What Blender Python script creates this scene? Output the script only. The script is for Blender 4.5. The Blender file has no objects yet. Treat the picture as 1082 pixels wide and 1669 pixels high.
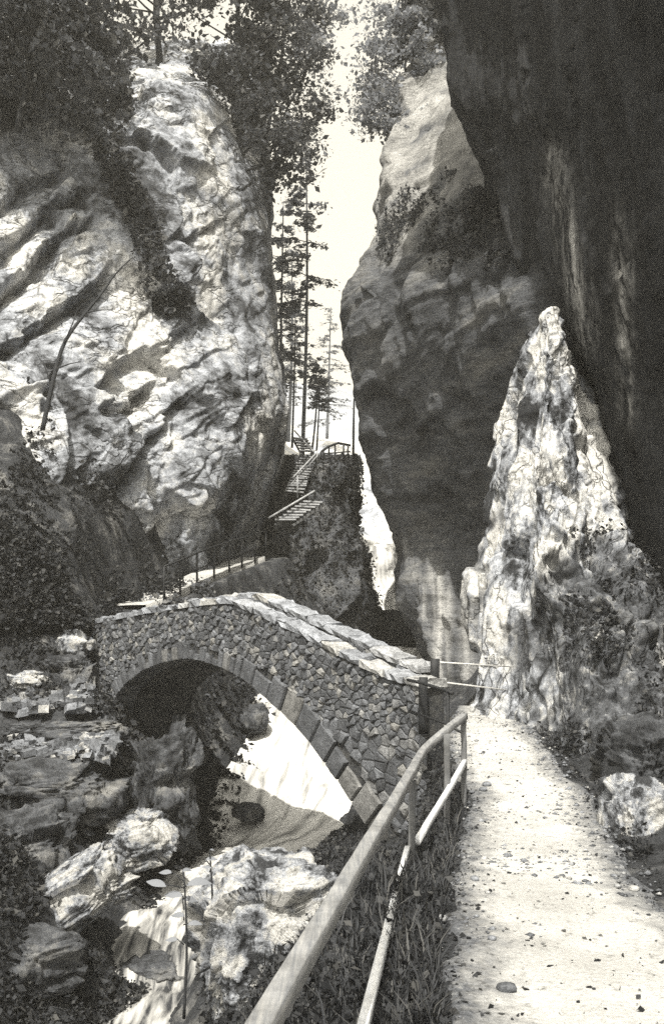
import bpy, math, random
import numpy as np
from mathutils import Vector, Matrix

# ------------------------------------------------------------------ camera, sky, sun, exposure
scene = bpy.context.scene
COL = scene.collection
F, HOR, CX, EYE = 1600.0, 1000.0, 541.0, 2.0      # focal length and horizon in photo pixels, eye height in m

cam_d = bpy.data.cameras.new('camera')
cam_d.sensor_fit = 'VERTICAL'
cam_d.sensor_height = 24.0
cam_d.sensor_width = 24.0 * 1082 / 1669
cam_d.lens = 24.0 * F / 1669.0
cam_d.shift_y = (HOR - 834.5) / 1669.0             # rising front of a plate camera: verticals stay upright
cam_d.clip_start = 0.05
cam_d.clip_end = 3000
cam = bpy.data.objects.new('camera', cam_d)
cam.location = (0, 0, EYE)
cam.rotation_euler = (math.radians(90), 0, 0)
COL.objects.link(cam)
scene.camera = cam

SUN_DIR = Vector((-0.10, -0.53, 0.84)).normalized()   # towards the sun
elev = math.asin(SUN_DIR.z)
world = bpy.data.worlds.new('World')
scene.world = world
world.use_nodes = True
wn, wl = world.node_tree.nodes, world.node_tree.links
bg = wn['Background']
sky = wn.new('ShaderNodeTexSky')
sky.sky_type = 'NISHITA'
sky.sun_disc = False
sky.sun_elevation = elev
sky.sun_rotation = math.atan2(SUN_DIR.x, SUN_DIR.y)
sky.air_density = 1.0
sky.dust_density = 5.0
bw = wn.new('ShaderNodeRGBToBW')
tint = wn.new('ShaderNodeMix'); tint.data_type = 'RGBA'; tint.blend_type = 'MULTIPLY'
tint.inputs[0].default_value = 1.0
tint.inputs[7].default_value = (1.0, 0.96, 0.85, 1)
wl.new(sky.outputs[0], bw.inputs[0])
veil = wn.new('ShaderNodeMath'); veil.operation = 'ADD'      # thin even cloud over the whole sky
veil.inputs[1].default_value = 3.4
wl.new(bw.outputs[0], veil.inputs[0])
wl.new(veil.outputs[0], tint.inputs[6])
wl.new(tint.outputs[2], bg.inputs[0])
bg.inputs[1].default_value = 0.15

sun_d = bpy.data.lights.new('sun', 'SUN')
sun_d.energy = 5.0
sun_d.angle = math.radians(0.6)
sun_d.color = (1.0, 0.96, 0.87)
sun = bpy.data.objects.new('sun', sun_d)
sun.rotation_euler = SUN_DIR.to_track_quat('Z', 'Y').to_euler()
sun.location = (-5, -15, 25)
COL.objects.link(sun)

vs = scene.view_settings
vs.view_transform = 'Standard'
vs.look = 'None'
vs.exposure = 0.45
vs.gamma = 1.0
vs.use_curve_mapping = False
scene.cycles.max_bounces = 6
scene.cycles.diffuse_bounces = 3
scene.cycles.use_denoising = False     # the plate has grain

# ------------------------------------------------------------------ helpers
def pix(px, py, d):
    return np.array([(px - CX) / F * d, d, EYE - (py - HOR) / F * d])

rng_tab = np.random.RandomState(7)
TAB = rng_tab.rand(64, 64, 64).astype(np.float32) * 2 - 1

def vnoise(p):
    p = np.asarray(p, np.float32)
    i = np.floor(p).astype(np.int64)
    f = p - i
    f = f * f * f * (f * (f * 6 - 15) + 10)
    i0 = i & 63
    i1 = (i + 1) & 63
    x0, y0, z0 = i0[..., 0], i0[..., 1], i0[..., 2]
    x1, y1, z1 = i1[..., 0], i1[..., 1], i1[..., 2]
    fx, fy, fz = f[..., 0], f[..., 1], f[..., 2]
    a = TAB[x0, y0, z0] * (1 - fx) + TAB[x1, y0, z0] * fx
    b = TAB[x0, y1, z0] * (1 - fx) + TAB[x1, y1, z0] * fx
    c = TAB[x0, y0, z1] * (1 - fx) + TAB[x1, y0, z1] * fx
    d = TAB[x0, y1, z1] * (1 - fx) + TAB[x1, y1, z1] * fx
    return (a * (1 - fy) + b * fy) * (1 - fz) + (c * (1 - fy) + d * fy) * fz

ROT = np.array([[0.36, 0.80, -0.48], [-0.80, 0.52, 0.29], [0.48, 0.29, 0.83]], np.float32)

def fbm(p, freq, octv=5, gain=0.5, ridged=False, off=0.0):
    q = np.asarray(p, np.float32) * freq + off
    s = 0.0; a = 1.0; tot = 0.0
    for _ in range(octv):
        n = vnoise(q)
        if ridged:
            n = 1.0 - 2.0 * np.abs(n)
        s = s + a * n
        tot += a
        a *= gain
        q = (q @ ROT.T) * 2.03 + 17.3
    return s / tot

def worley(p, freq, off=0.0):
    """F1, F2 - F1 of jittered cells and a random value for the nearest cell"""
    q = np.asarray(p, np.float32) * freq + off
    shp = q.shape[:-1]
    q = q.reshape(-1, 3)
    i = np.floor(q).astype(np.int64)
    f1 = np.full(len(q), 9.0, np.float32); f2 = f1.copy(); idv = np.zeros(len(q), np.float32)
    for dx in (-1, 0, 1):
        for dy in (-1, 0, 1):
            for dz in (-1, 0, 1):
                c = i + np.array([dx, dy, dz])
                a, b, d = c[:, 0] & 63, c[:, 1] & 63, c[:, 2] & 63
                r = np.stack([TAB[a, b, d], TAB[b, d, a], TAB[d, a, b]], 1) * 0.5 + 0.5
                dist = np.sqrt(((c + r - q) ** 2).sum(1))
                m = dist < f1
                f2 = np.where(m, f1, np.minimum(f2, dist))
                idv = np.where(m, TAB[(a + 31) & 63, (b + 17) & 63, d], idv)
                f1 = np.where(m, dist, f1)
    return f1.reshape(shp), (f2 - f1).reshape(shp), idv.reshape(shp)

def facets(p, freq, off=0.0):
    """tilted planes, one for each jittered cell: chipped rock faces with steps between them"""
    q = np.asarray(p, np.float32) * freq + off
    shp = q.shape[:-1]
    q = q.reshape(-1, 3)
    i = np.floor(q).astype(np.int64)
    f1 = np.full(len(q), 9.0, np.float32); val = np.zeros(len(q), np.float32)
    for dx in (-1, 0, 1):
        for dy in (-1, 0, 1):
            for dz in (-1, 0, 1):
                c = i + np.array([dx, dy, dz])
                a, b, d = c[:, 0] & 63, c[:, 1] & 63, c[:, 2] & 63
                ra, rb, rc = TAB[a, b, d], TAB[b, d, a], TAB[d, a, b]
                df = q - c - (np.stack([ra, rb, rc], 1) * 0.5 + 0.5)
                dist = (df ** 2).sum(1)
                m = dist < f1
                v = df[:, 0] * rb + df[:, 1] * rc + df[:, 2] * ra + 0.35 * TAB[(a + 31) & 63, (b + 17) & 63, d]
                val = np.where(m, v, val)
                f1 = np.where(m, dist, f1)
    return val.reshape(shp)

def smooth(x, a, b):
    t = np.clip((x - a) / (b - a), 0, 1)
    return t * t * (3 - 2 * t)

def link_mesh(name, verts, faces, mat, parent=None, smooth_shade=True, uv=None):
    me = bpy.data.meshes.new(name)
    verts = np.asarray(verts, np.float32)
    if isinstance(faces, np.ndarray):
        nf, k = faces.shape
        me.vertices.add(len(verts))
        me.vertices.foreach_set('co', verts.ravel())
        me.loops.add(nf * k)
        me.loops.foreach_set('vertex_index', faces.astype(np.int32).ravel())
        me.polygons.add(nf)
        me.polygons.foreach_set('loop_start', np.arange(0, nf * k, k, dtype=np.int32))
        me.polygons.foreach_set('loop_total', np.full(nf, k, np.int32))
        me.update(calc_edges=True)
    else:
        me.from_pydata([tuple(v) for v in verts.tolist()], [], faces)
        me.update()
    if smooth_shade:
        me.polygons.foreach_set('use_smooth', np.ones(len(me.polygons), bool))
    if uv is not None:
        lay = me.uv_layers.new(name='UVMap')
        li = np.empty(len(me.loops), np.int32)
        me.loops.foreach_get('vertex_index', li)
        lay.data.foreach_set('uv', np.asarray(uv, np.float32)[li].ravel())
    me.validate()
    ob = bpy.data.objects.new(name, me)
    COL.objects.link(ob)
    if mat is not None:
        me.materials.append(mat)
    if parent is not None:
        ob.parent = parent
    return ob

def tag(ob, label=None, cat=None, group=None, kind=None):
    if label: ob['label'] = label
    if cat: ob['category'] = cat
    if group: ob['group'] = group
    if kind: ob['kind'] = kind
    return ob

def empty(name, loc=(0, 0, 0)):
    o = bpy.data.objects.new(name, None)
    o.empty_display_size = 0.2
    COL.objects.link(o)
    o.location = loc
    return o

def child(name, verts, faces, mat, root, smooth_shade=True):
    """a part whose vertices are in world space; the thing's root keeps its own origin"""
    v = np.asarray(verts, np.float32) - np.array(root.location, np.float32)
    return link_mesh(name, v, faces, mat, root, smooth_shade)

def subchild(name, verts, faces, mat, part, root, smooth_shade=True):
    v = np.asarray(verts, np.float32) - np.array(root.location, np.float32)
    return link_mesh(name, v, faces, mat, part, smooth_shade)

def grid_faces(nv, nu):
    a = np.arange(nv * nu).reshape(nv, nu)
    return np.stack([a[:-1, :-1], a[:-1, 1:], a[1:, 1:], a[1:, :-1]], -1).reshape(-1, 4)

def catmull(P, n):
    """P (m, ...) -> n samples along the first axis"""
    P = np.asarray(P, np.float64)
    m = len(P)
    t = np.linspace(0, m - 1, n)
    i = np.minimum(t.astype(int), m - 2)
    f = (t - i).reshape((-1,) + (1,) * (P.ndim - 1))
    p0, p1, p2, p3 = P[np.maximum(i - 1, 0)], P[i], P[i + 1], P[np.minimum(i + 2, m - 1)]
    return 0.5 * (2 * p1 + (p2 - p0) * f + (2 * p0 - 5 * p1 + 4 * p2 - p3) * f ** 2 + (3 * p1 - p0 - 3 * p2 + p3) * f ** 3)

def resample(P, n):
    """arc-length resample of grid rows along axis 1 so quads stay even"""
    return np.transpose(catmull(np.transpose(P, (1, 0, 2)), n), (1, 0, 2))

def grid_normals(P):
    du = np.gradient(P, axis=1)
    dv = np.gradient(P, axis=0)
    n = np.cross(du, dv)
    return n / (np.linalg.norm(n, axis=2, keepdims=True) + 1e-9)

def soften(d, n=2):
    for _ in range(n):
        p = np.pad(d, 1, mode='edge')
        d = (p[:-2, 1:-1] + 2 * p[1:-1, 1:-1] + p[2:, 1:-1]) / 4
        p = np.pad(d, 1, mode='edge')
        d = (p[1:-1, :-2] + 2 * p[1:-1, 1:-1] + p[1:-1, 2:]) / 4
    return d

def net(rows, nv, nu):
    G = np.array(rows, np.float64)
    return resample(catmull(G, nv), nu)

def tube(points, radii, sides=8, cap=True):
    P = np.asarray(points, float)
    n = len(P)
    radii = np.broadcast_to(radii, (n,))
    T = np.gradient(P, axis=0)
    T /= np.linalg.norm(T, axis=1, keepdims=True) + 1e-9
    up = np.array([0, 0, 1.0]) if abs(T[0][2]) < 0.9 else np.array([1.0, 0, 0])
    V = []
    for i in range(n):
        a = np.cross(T[i], up); a /= np.linalg.norm(a) + 1e-9
        b = np.cross(a, T[i])
        for k in range(sides):
            w = 2 * math.pi * k / sides
            V.append(P[i] + radii[i] * (math.cos(w) * a + math.sin(w) * b))
    Fc = []
    for i in range(n - 1):
        for k in range(sides):
            k2 = (k + 1) % sides
            Fc.append((i * sides + k, i * sides + k2, (i + 1) * sides + k2, (i + 1) * sides + k))
    if cap:
        Fc.append(tuple(range(sides))[::-1])
        Fc.append(tuple((n - 1) * sides + k for k in range(sides)))
    return np.array(V), Fc

def beam(path, wid, thick, up=(0, 0, 1), wob=0.0, seed=0, n_per=1, round_=0.25):
    """squared timber with chamfered edges swept along a polyline"""
    P = np.asarray(path, float)
    if n_per > 1:
        t = np.linspace(0, len(P) - 1, (len(P) - 1) * n_per + 1)
        P = np.stack([np.interp(t, range(len(P)), P[:, k]) for k in range(3)], 1)
    rr = np.random.RandomState(seed)
    T = np.gradient(P, axis=0)
    T /= np.linalg.norm(T, axis=1, keepdims=True)
    c = round_
    prof = [(-1, -1 + c), (-1 + c, -1), (1 - c, -1), (1, -1 + c), (1, 1 - c), (1 - c, 1), (-1 + c, 1), (-1, 1 - c)]
    V = []
    for i in range(len(P)):
        a = np.cross(T[i], up); a /= np.linalg.norm(a)
        b = np.cross(a, T[i])
        ja, jb = rr.randn(2) * wob
        for (x, y) in prof:
            V.append(P[i] + a * (x * wid / 2 + ja + rr.randn() * wob * .3) + b * (y * thick / 2 + jb + rr.randn() * wob * .3))
    k = len(prof); Fc = []
    for i in range(len(P) - 1):
        for j in range(k):
            j2 = (j + 1) % k
            Fc.append((i * k + j, i * k + j2, (i + 1) * k + j2, (i + 1) * k + j))
    Fc.append(tuple(range(k))[::-1]); Fc.append(tuple((len(P) - 1) * k + j for j in range(k)))
    return np.array(V), Fc

# ------------------------------------------------------------------ materials
def new_mat(name):
    m = bpy.data.materials.new(name)
    m.use_nodes = True
    nt = m.node_tree
    b = nt.nodes['Principled BSDF']
    b.inputs['Roughness'].default_value = 0.9
    b.inputs['Specular IOR Level'].default_value = 0.2
    return m, nt, b

def ramp(nt, src, stops):
    r = nt.nodes.new('ShaderNodeValToRGB')
    while len(r.color_ramp.elements) < len(stops):
        r.color_ramp.elements.new(0.5)
    for e, (p, c) in zip(r.color_ramp.elements, stops):
        e.position = p
        e.color = (c[0], c[1], c[2], 1) if isinstance(c, tuple) else (c, c, c, 1)
    nt.links.new(src, r.inputs[0])
    return r.outputs[0]

def noise(nt, vec, scale, detail=6, rough=0.6, dist=0.0):
    n = nt.nodes.new('ShaderNodeTexNoise')
    n.inputs['Scale'].default_value = scale
    n.inputs['Detail'].default_value = detail
    n.inputs['Roughness'].default_value = rough
    n.inputs['Distortion'].default_value = dist
    if vec is not None: nt.links.new(vec, n.inputs['Vector'])
    return n.outputs['Fac']

def mapping(nt, vec, scale=(1, 1, 1), rot=(0, 0, 0)):
    m = nt.nodes.new('ShaderNodeMapping')
    m.inputs['Scale'].default_value = scale
    m.inputs['Rotation'].default_value = rot
    nt.links.new(vec, m.inputs['Vector'])
    return m.outputs[0]

def mix(nt, fac, a, b, mode='MIX'):
    n = nt.nodes.new('ShaderNodeMix'); n.data_type = 'RGBA'; n.blend_type = mode
    for s, v in ((0, fac), (6, a), (7, b)):
        if isinstance(v, (int, float)):
            if s == 0: n.inputs[0].default_value = v
            else: n.inputs[s].default_value = (v, v, v, 1)
        elif isinstance(v, tuple): n.inputs[s].default_value = (*v, 1)
        else: nt.links.new(v, n.inputs[s])
    return n.outputs[2]

def bump(nt, h, bsdf, strength=0.5, dist=0.05):
    b = nt.nodes.new('ShaderNodeBump')
    b.inputs['Strength'].default_value = strength
    b.inputs['Distance'].default_value = dist
    nt.links.new(h, b.inputs['Height'])
    nt.links.new(b.outputs[0], bsdf.inputs['Normal'])

def objcoord(nt):
    return nt.nodes.new('ShaderNodeTexCoord').outputs['Object']

def warm(v, k=1.0):
    return (v, v * (1 - 0.01 * k), v * (1 - 0.04 * k))

def cool(v):
    return (v * 0.94, v * 0.985, v * 1.08)

def rock_mat(name, light, mid, dark, lo=0.36, hi=0.56, sc=0.5, fine=9.0, stretch=(1, 1, 1), rot=(0, 0, 0), bstr=0.8, bdist=0.06, speck=0.35, bare=None, dark_mottle=None, lime=None, crack=None):
    m, nt, b = new_mat(name)
    co = objcoord(nt)
    cs = mapping(nt, co, stretch, rot)
    big = noise(nt, cs, sc, 10, 0.70, 0.08)
    base = ramp(nt, big, [(lo, cool(dark)), ((lo + hi) / 2, cool(mid)), (hi, warm(light)), (min(hi + .2, .95), warm(light * 1.1))])
    if bare:                                       # paler tone above a wandering line, darker tone below
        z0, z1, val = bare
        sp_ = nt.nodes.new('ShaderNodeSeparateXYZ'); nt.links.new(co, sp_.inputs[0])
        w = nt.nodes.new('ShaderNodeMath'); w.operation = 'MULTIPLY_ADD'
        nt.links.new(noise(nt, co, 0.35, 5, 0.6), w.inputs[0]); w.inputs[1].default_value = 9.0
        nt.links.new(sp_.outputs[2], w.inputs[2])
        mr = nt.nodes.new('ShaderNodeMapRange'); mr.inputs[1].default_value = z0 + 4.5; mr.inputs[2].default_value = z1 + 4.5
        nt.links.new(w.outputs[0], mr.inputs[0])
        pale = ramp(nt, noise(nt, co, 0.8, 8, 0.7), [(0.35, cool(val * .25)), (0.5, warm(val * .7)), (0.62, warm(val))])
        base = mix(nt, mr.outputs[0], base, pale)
    if lime:
        at = nt.nodes.new('ShaderNodeAttribute'); at.attribute_name = 'lime_streak'
        base = mix(nt, at.outputs['Fac'], base, warm(lime))
    if dark_mottle:                                       # dark mottling, heaviest low on the right flank
        at = nt.nodes.new('ShaderNodeAttribute'); at.attribute_name = 'dark_mottle'
        base = mix(nt, at.outputs['Fac'], base, ramp(nt, noise(nt, co, 3.5, 7, .7), [(.38, cool(.02)), (.55, cool(dark_mottle)), (.70, warm(dark_mottle * 3.2))]))
    fn = noise(nt, cs, fine, 6, 0.75)
    sp = ramp(nt, fn, [(0.30, 1 - speck), (0.48, 1.0), (0.7, 1.12)])
    col = mix(nt, 1.0, base, sp, 'MULTIPLY')
    col = mix(nt, 1.0, col, ramp(nt, noise(nt, co, fine * 4.5, 5, 0.8), [(0.34, 0.45), (0.5, 1.0), (0.66, 1.3)]), 'MULTIPLY')
    nt.links.new(col, b.inputs['Base Color'])
    hb = noise(nt, cs, fine * 0.8, 9, 0.72)
    if crack:                                      # thin joints, slanted with the bedding, soil in them
        csc, crot, cst = crack
        wv = nt.nodes.new('ShaderNodeVectorMath'); wv.operation = 'MULTIPLY_ADD'
        nw = nt.nodes.new('ShaderNodeTexNoise'); nw.inputs['Scale'].default_value = 1.1; nw.inputs['Detail'].default_value = 5
        nt.links.new(co, nw.inputs['Vector']); nt.links.new(nw.outputs['Color'], wv.inputs[0]); wv.inputs[1].default_value = (1.3, 1.3, 1.3)
        nt.links.new(co, wv.inputs[2])
        cc = mapping(nt, wv.outputs[0], cst, crot)
        lines = None
        for k_, th_ in ((1.0, .020), (2.7, .030)):
            vo = nt.nodes.new('ShaderNodeTexVoronoi'); vo.feature = 'DISTANCE_TO_EDGE'; vo.inputs['Scale'].default_value = csc * k_
            nt.links.new(cc, vo.inputs['Vector'])
            r_ = ramp(nt, vo.outputs['Distance'], [(0.0, 0.0), (th_, .75), (th_ * 2.2, 1.0)])
            lines = r_ if lines is None else mix(nt, 1.0, lines, r_, 'MULTIPLY')
        lines = mix(nt, ramp(nt, noise(nt, co, .9, 5, .65), [(.44, 0.0), (.56, 1.0)]), 1.0, lines)   # only here and there
        col = mix(nt, 1.0, col, ramp(nt, lines, [(0.0, .35), (1.0, 1.0)]), 'MULTIPLY')
        nt.links.new(col, b.inputs['Base Color'])
        hb = mix(nt, .45, hb, lines)
    bump(nt, hb, b, bstr, bdist)
    return m

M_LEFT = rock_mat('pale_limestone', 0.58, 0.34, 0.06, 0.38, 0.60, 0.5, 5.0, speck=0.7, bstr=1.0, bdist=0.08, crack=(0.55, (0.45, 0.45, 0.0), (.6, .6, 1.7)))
M_PIN = rock_mat('broken_limestone', 0.56, 0.32, 0.03, 0.42, 0.56, 1.0, 8.0, (1, 1, 0.6), speck=0.8, bstr=1.0, bdist=0.06, dark_mottle=.12, crack=(0.8, (0.1, 0.15, 0.0), (1.5, 1.5, .45)))
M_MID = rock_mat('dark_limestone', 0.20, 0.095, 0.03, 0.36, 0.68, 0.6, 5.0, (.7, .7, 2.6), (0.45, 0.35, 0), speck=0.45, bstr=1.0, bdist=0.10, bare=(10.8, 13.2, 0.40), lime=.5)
M_MOUND = rock_mat('mossy_rock', 0.20, 0.10, 0.04, 0.36, 0.66, 0.9, 6.0, bstr=1.0, bdist=0.12)
M_BOULDER = rock_mat('boulder_limestone', 0.42, 0.28, 0.04, 0.40, 0.54, 2.6, 18.0, speck=0.8, bstr=1.0, bdist=0.03)
M_DARKB = rock_mat('damp_limestone', 0.20, 0.09, 0.03, 0.42, 0.66, 1.4, 10.0, bstr=1.0, bdist=0.05)
M_UNDER = rock_mat('damp_bank_rock', 0.14, 0.05, 0.02, 0.44, 0.70, 0.9, 7.0, bstr=1.0, bdist=0.05)

M_HAZE_SLOPE = rock_mat('hazy_slope_tone', 0.55, 0.42, 0.14, 0.34, 0.50, 0.35, 2.5, speck=.4)  # bright valley haze put into the slope's colour

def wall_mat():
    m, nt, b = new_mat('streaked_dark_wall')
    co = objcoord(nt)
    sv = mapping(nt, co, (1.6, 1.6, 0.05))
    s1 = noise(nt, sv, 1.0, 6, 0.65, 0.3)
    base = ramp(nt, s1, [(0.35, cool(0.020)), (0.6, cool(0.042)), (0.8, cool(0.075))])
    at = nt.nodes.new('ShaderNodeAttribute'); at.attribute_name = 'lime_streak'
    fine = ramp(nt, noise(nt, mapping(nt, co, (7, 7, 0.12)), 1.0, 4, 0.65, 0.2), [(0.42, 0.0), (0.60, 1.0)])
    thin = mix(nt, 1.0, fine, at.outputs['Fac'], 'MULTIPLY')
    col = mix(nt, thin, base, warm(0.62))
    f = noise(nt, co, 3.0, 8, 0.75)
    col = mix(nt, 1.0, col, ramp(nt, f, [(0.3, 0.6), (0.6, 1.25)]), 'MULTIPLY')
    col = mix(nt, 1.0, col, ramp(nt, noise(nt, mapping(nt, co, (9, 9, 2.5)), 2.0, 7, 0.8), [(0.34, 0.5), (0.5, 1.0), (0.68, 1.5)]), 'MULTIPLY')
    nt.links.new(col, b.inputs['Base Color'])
    bump(nt, noise(nt, mapping(nt, co, (3, 3, 0.8)), 2.0, 9, 0.75), b, 1.0, 0.14)
    return m
M_WALL = wall_mat()

def ground_mat():
    m, nt, b = new_mat('bank_earth')
    co = objcoord(nt)
    n1 = noise(nt, co, 1.6, 8, 0.7, 0.4)
    col = ramp(nt, n1, [(0.38, cool(0.022)), (0.55, cool(0.06)), (0.68, warm(0.20)), (0.8, warm(0.34))])
    nt.links.new(mix(nt, 1.0, col, ramp(nt, noise(nt, co, 22, 5, 0.7), [(0.3, 0.5), (0.65, 1.25)]), 'MULTIPLY'), b.inputs['Base Color'])
    bump(nt, noise(nt, co, 14, 8, 0.7), b, 1.0, 0.06)
    return m
M_GROUND = ground_mat()

def path_mat():
    m, nt, b = new_mat('trodden_gravel')
    co = objcoord(nt)
    big = noise(nt, co, 1.1, 5, 0.6)
    fine = noise(nt, co, 34, 6, 0.75)
    dirt = noise(nt, co, 9, 6, 0.7)
    col = ramp(nt, big, [(0.3, warm(0.36)), (0.6, warm(0.50))])
    col = mix(nt, 1.0, col, ramp(nt, fine, [(0.28, 0.62), (0.5, 1.0), (0.75, 1.1)]), 'MULTIPLY')
    col = mix(nt, 1.0, col, ramp(nt, dirt, [(0.30, 0.45), (0.42, 1.0)]), 'MULTIPLY')
    uvn = nt.nodes.new('ShaderNodeTexCoord').outputs['UV']
    sx = nt.nodes.new('ShaderNodeSeparateXYZ'); nt.links.new(uvn, sx.inputs[0])
    ab = nt.nodes.new('ShaderNodeMath'); ab.operation = 'ABSOLUTE'; nt.links.new(sx.outputs[0], ab.inputs[0])
    ma = nt.nodes.new('ShaderNodeMath'); ma.operation = 'MULTIPLY_ADD'
    nt.links.new(noise(nt, co, 5.0, 7, 0.75), ma.inputs[0]); ma.inputs[1].default_value = 1.1; nt.links.new(ab.outputs[0], ma.inputs[2])
    k = ramp(nt, ma.outputs[0], [(0.0, 0.0), (0.50, 0.0), (0.62, 0.55), (0.74, 1.0)])
    k.node.inputs[0].links[0]
    sc2 = nt.nodes.new('ShaderNodeMath'); sc2.operation = 'MULTIPLY'; sc2.inputs[1].default_value = 0.5
    nt.links.new(ma.outputs[0], sc2.inputs[0]); nt.links.new(sc2.outputs[0], k.node.inputs[0])
    soil = ramp(nt, noise(nt, co, 18, 6, 0.7), [(0.35, cool(0.04)), (0.6, cool(0.14)), (0.75, warm(0.3))])
    col = mix(nt, k, col, soil)                  # trodden earth and leaf mould along both margins
    nt.links.new(col, b.inputs['Base Color'])
    bump(nt, noise(nt, co, 26, 8, 0.72), b, 0.8, 0.03)
    return m
M_PATH = path_mat()

def stone_mat(name, lo, hi, fine=26.0):
    m, nt, b = new_mat(name)
    co = objcoord(nt)
    inf = nt.nodes.new('ShaderNodeObjectInfo')
    geo = nt.nodes.new('ShaderNodeNewGeometry')
    ad = nt.nodes.new('ShaderNodeMath'); ad.operation = 'ADD'
    nt.links.new(inf.outputs['Random'], ad.inputs[0]); nt.links.new(geo.outputs['Random Per Island'], ad.inputs[1])
    fr = nt.nodes.new('ShaderNodeMath'); fr.operation = 'FRACT'; nt.links.new(ad.outputs[0], fr.inputs[0])
    r = ramp(nt, fr.outputs[0], [(0.0, cool(lo)), (0.7, cool((lo + hi) / 2)), (1.0, warm(hi))])
    n = noise(nt, co, fine, 6, 0.75)
    n2 = noise(nt, co, 4.0, 6, 0.7)
    col = mix(nt, 1.0, r, ramp(nt, n, [(0.3, 0.35), (0.5, 1.0), (0.75, 1.35)]), 'MULTIPLY')
    col = mix(nt, 1.0, col, ramp(nt, n2, [(0.3, 0.5), (0.65, 1.25)]), 'MULTIPLY')
    nt.links.new(col, b.inputs['Base Color'])
    bump(nt, noise(nt, co, fine, 9, 0.75), b, 1.0, 0.025)
    return m
M_STONE = stone_mat('rubble_stone', 0.07, 0.26, 34)
M_CAP = stone_mat('coping_stone', 0.24, 0.42, 22)
M_ARCH = stone_mat('dressed_arch_stone', 0.08, 0.20, 30)
M_LOOSE = stone_mat('loose_stone', 0.08, 0.42, 20)
M_MORTAR = rock_mat('dark_mortar', 0.09, 0.05, 0.02, 0.38, 0.62, 3.0, 14, bdist=0.06, bstr=1.0, speck=.7)
M_DECK = path_mat(); M_DECK.name = 'bridge_deck_gravel'

def wood_mat(name, lo, hi, st=(14, 14, 1.2)):
    m, nt, b = new_mat(name)
    co = objcoord(nt)
    n = noise(nt, mapping(nt, co, st), 2.0, 7, 0.75)
    n2 = noise(nt, co, 28, 6, 0.7)
    col = ramp(nt, n, [(0.3, cool(lo)), (0.7, warm(hi, .6))])
    col = mix(nt, 1.0, col, ramp(nt, noise(nt, co, 5, 6, 0.7), [(0.3, 0.65), (0.6, 1.15)]), 'MULTIPLY')
    nt.links.new(col, b.inputs['Base Color'])
    bump(nt, n, b, 0.6, 0.006)
    b.inputs['Roughness'].default_value = 0.8
    return m
M_WOOD = wood_mat('weathered_timber', 0.13, 0.30, (26, 1.0, 26))
M_PLANK = wood_mat('pale_plank', 0.55, 0.72, (26, 1.0, 26))
M_POST = wood_mat('dark_timber_post', 0.09, 0.16)
M_STEP = wood_mat('stair_timber', 0.30, 0.46)

def plain(name, col, rough=0.7, metal=0.0):
    m, nt, b = new_mat(name)
    n = noise(nt, objcoord(nt), 30, 4, 0.6)
    c = mix(nt, 1.0, col, ramp(nt, n, [(0.3, 0.7), (0.7, 1.2)]), 'MULTIPLY')
    nt.links.new(c, b.inputs['Base Color'])
    b.inputs['Roughness'].default_value = rough
    b.inputs['Metallic'].default_value = metal
    return m
M_IRON = plain('painted_iron', cool(0.022), 0.6)
M_ROD = plain('pale_iron_rod', warm(0.62), 0.5)
M_BARK = plain('bark', cool(0.03), 0.95)
M_BARKP = plain('hazy_bark', cool(0.16), 0.95)  # fir bark lightened, haze put into its colour

def leaf_mat(name, lo, hi, trans=0.25):
    m, nt, b = new_mat(name)
    geo = nt.nodes.new('ShaderNodeNewGeometry')
    col = ramp(nt, geo.outputs['Random Per Island'], [(0.0, cool(lo)), (0.75, cool((lo + hi) / 2)), (1.0, warm(hi))])
    nt.links.new(col, b.inputs['Base Color'])
    b.inputs['Roughness'].default_value = 0.65
    tr = nt.nodes.new('ShaderNodeBsdfTranslucent')
    nt.links.new(col, tr.inputs[0])
    ms = nt.nodes.new('ShaderNodeMixShader')
    ms.inputs[0].default_value = trans
    nt.links.new(b.outputs[0], ms.inputs[1]); nt.links.new(tr.outputs[0], ms.inputs[2])
    nt.links.new(ms.outputs[0], nt.nodes['Material Output'].inputs[0])
    return m
M_LEAF = leaf_mat('dark_leaves', 0.03, 0.15, .5)
M_LEAFM = leaf_mat('grey_leaves', 0.06, 0.18)
M_LEAFP = leaf_mat('backlit_pale_leaves', 0.16, 0.40, .45)  # backlight and haze put into the pale leaf colour
M_NEEDLE = leaf_mat('hazy_fir_needles', 0.14, 0.30, 0.4)  # needles paled, the haze of the gap put into their colour
M_GRASS = leaf_mat('grass_blades', 0.018, 0.10)
M_BROAD = leaf_mat('broad_leaf', 0.16, 0.26, 0.2)
M_IVY = leaf_mat('ground_ivy', 0.015, 0.075)

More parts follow.
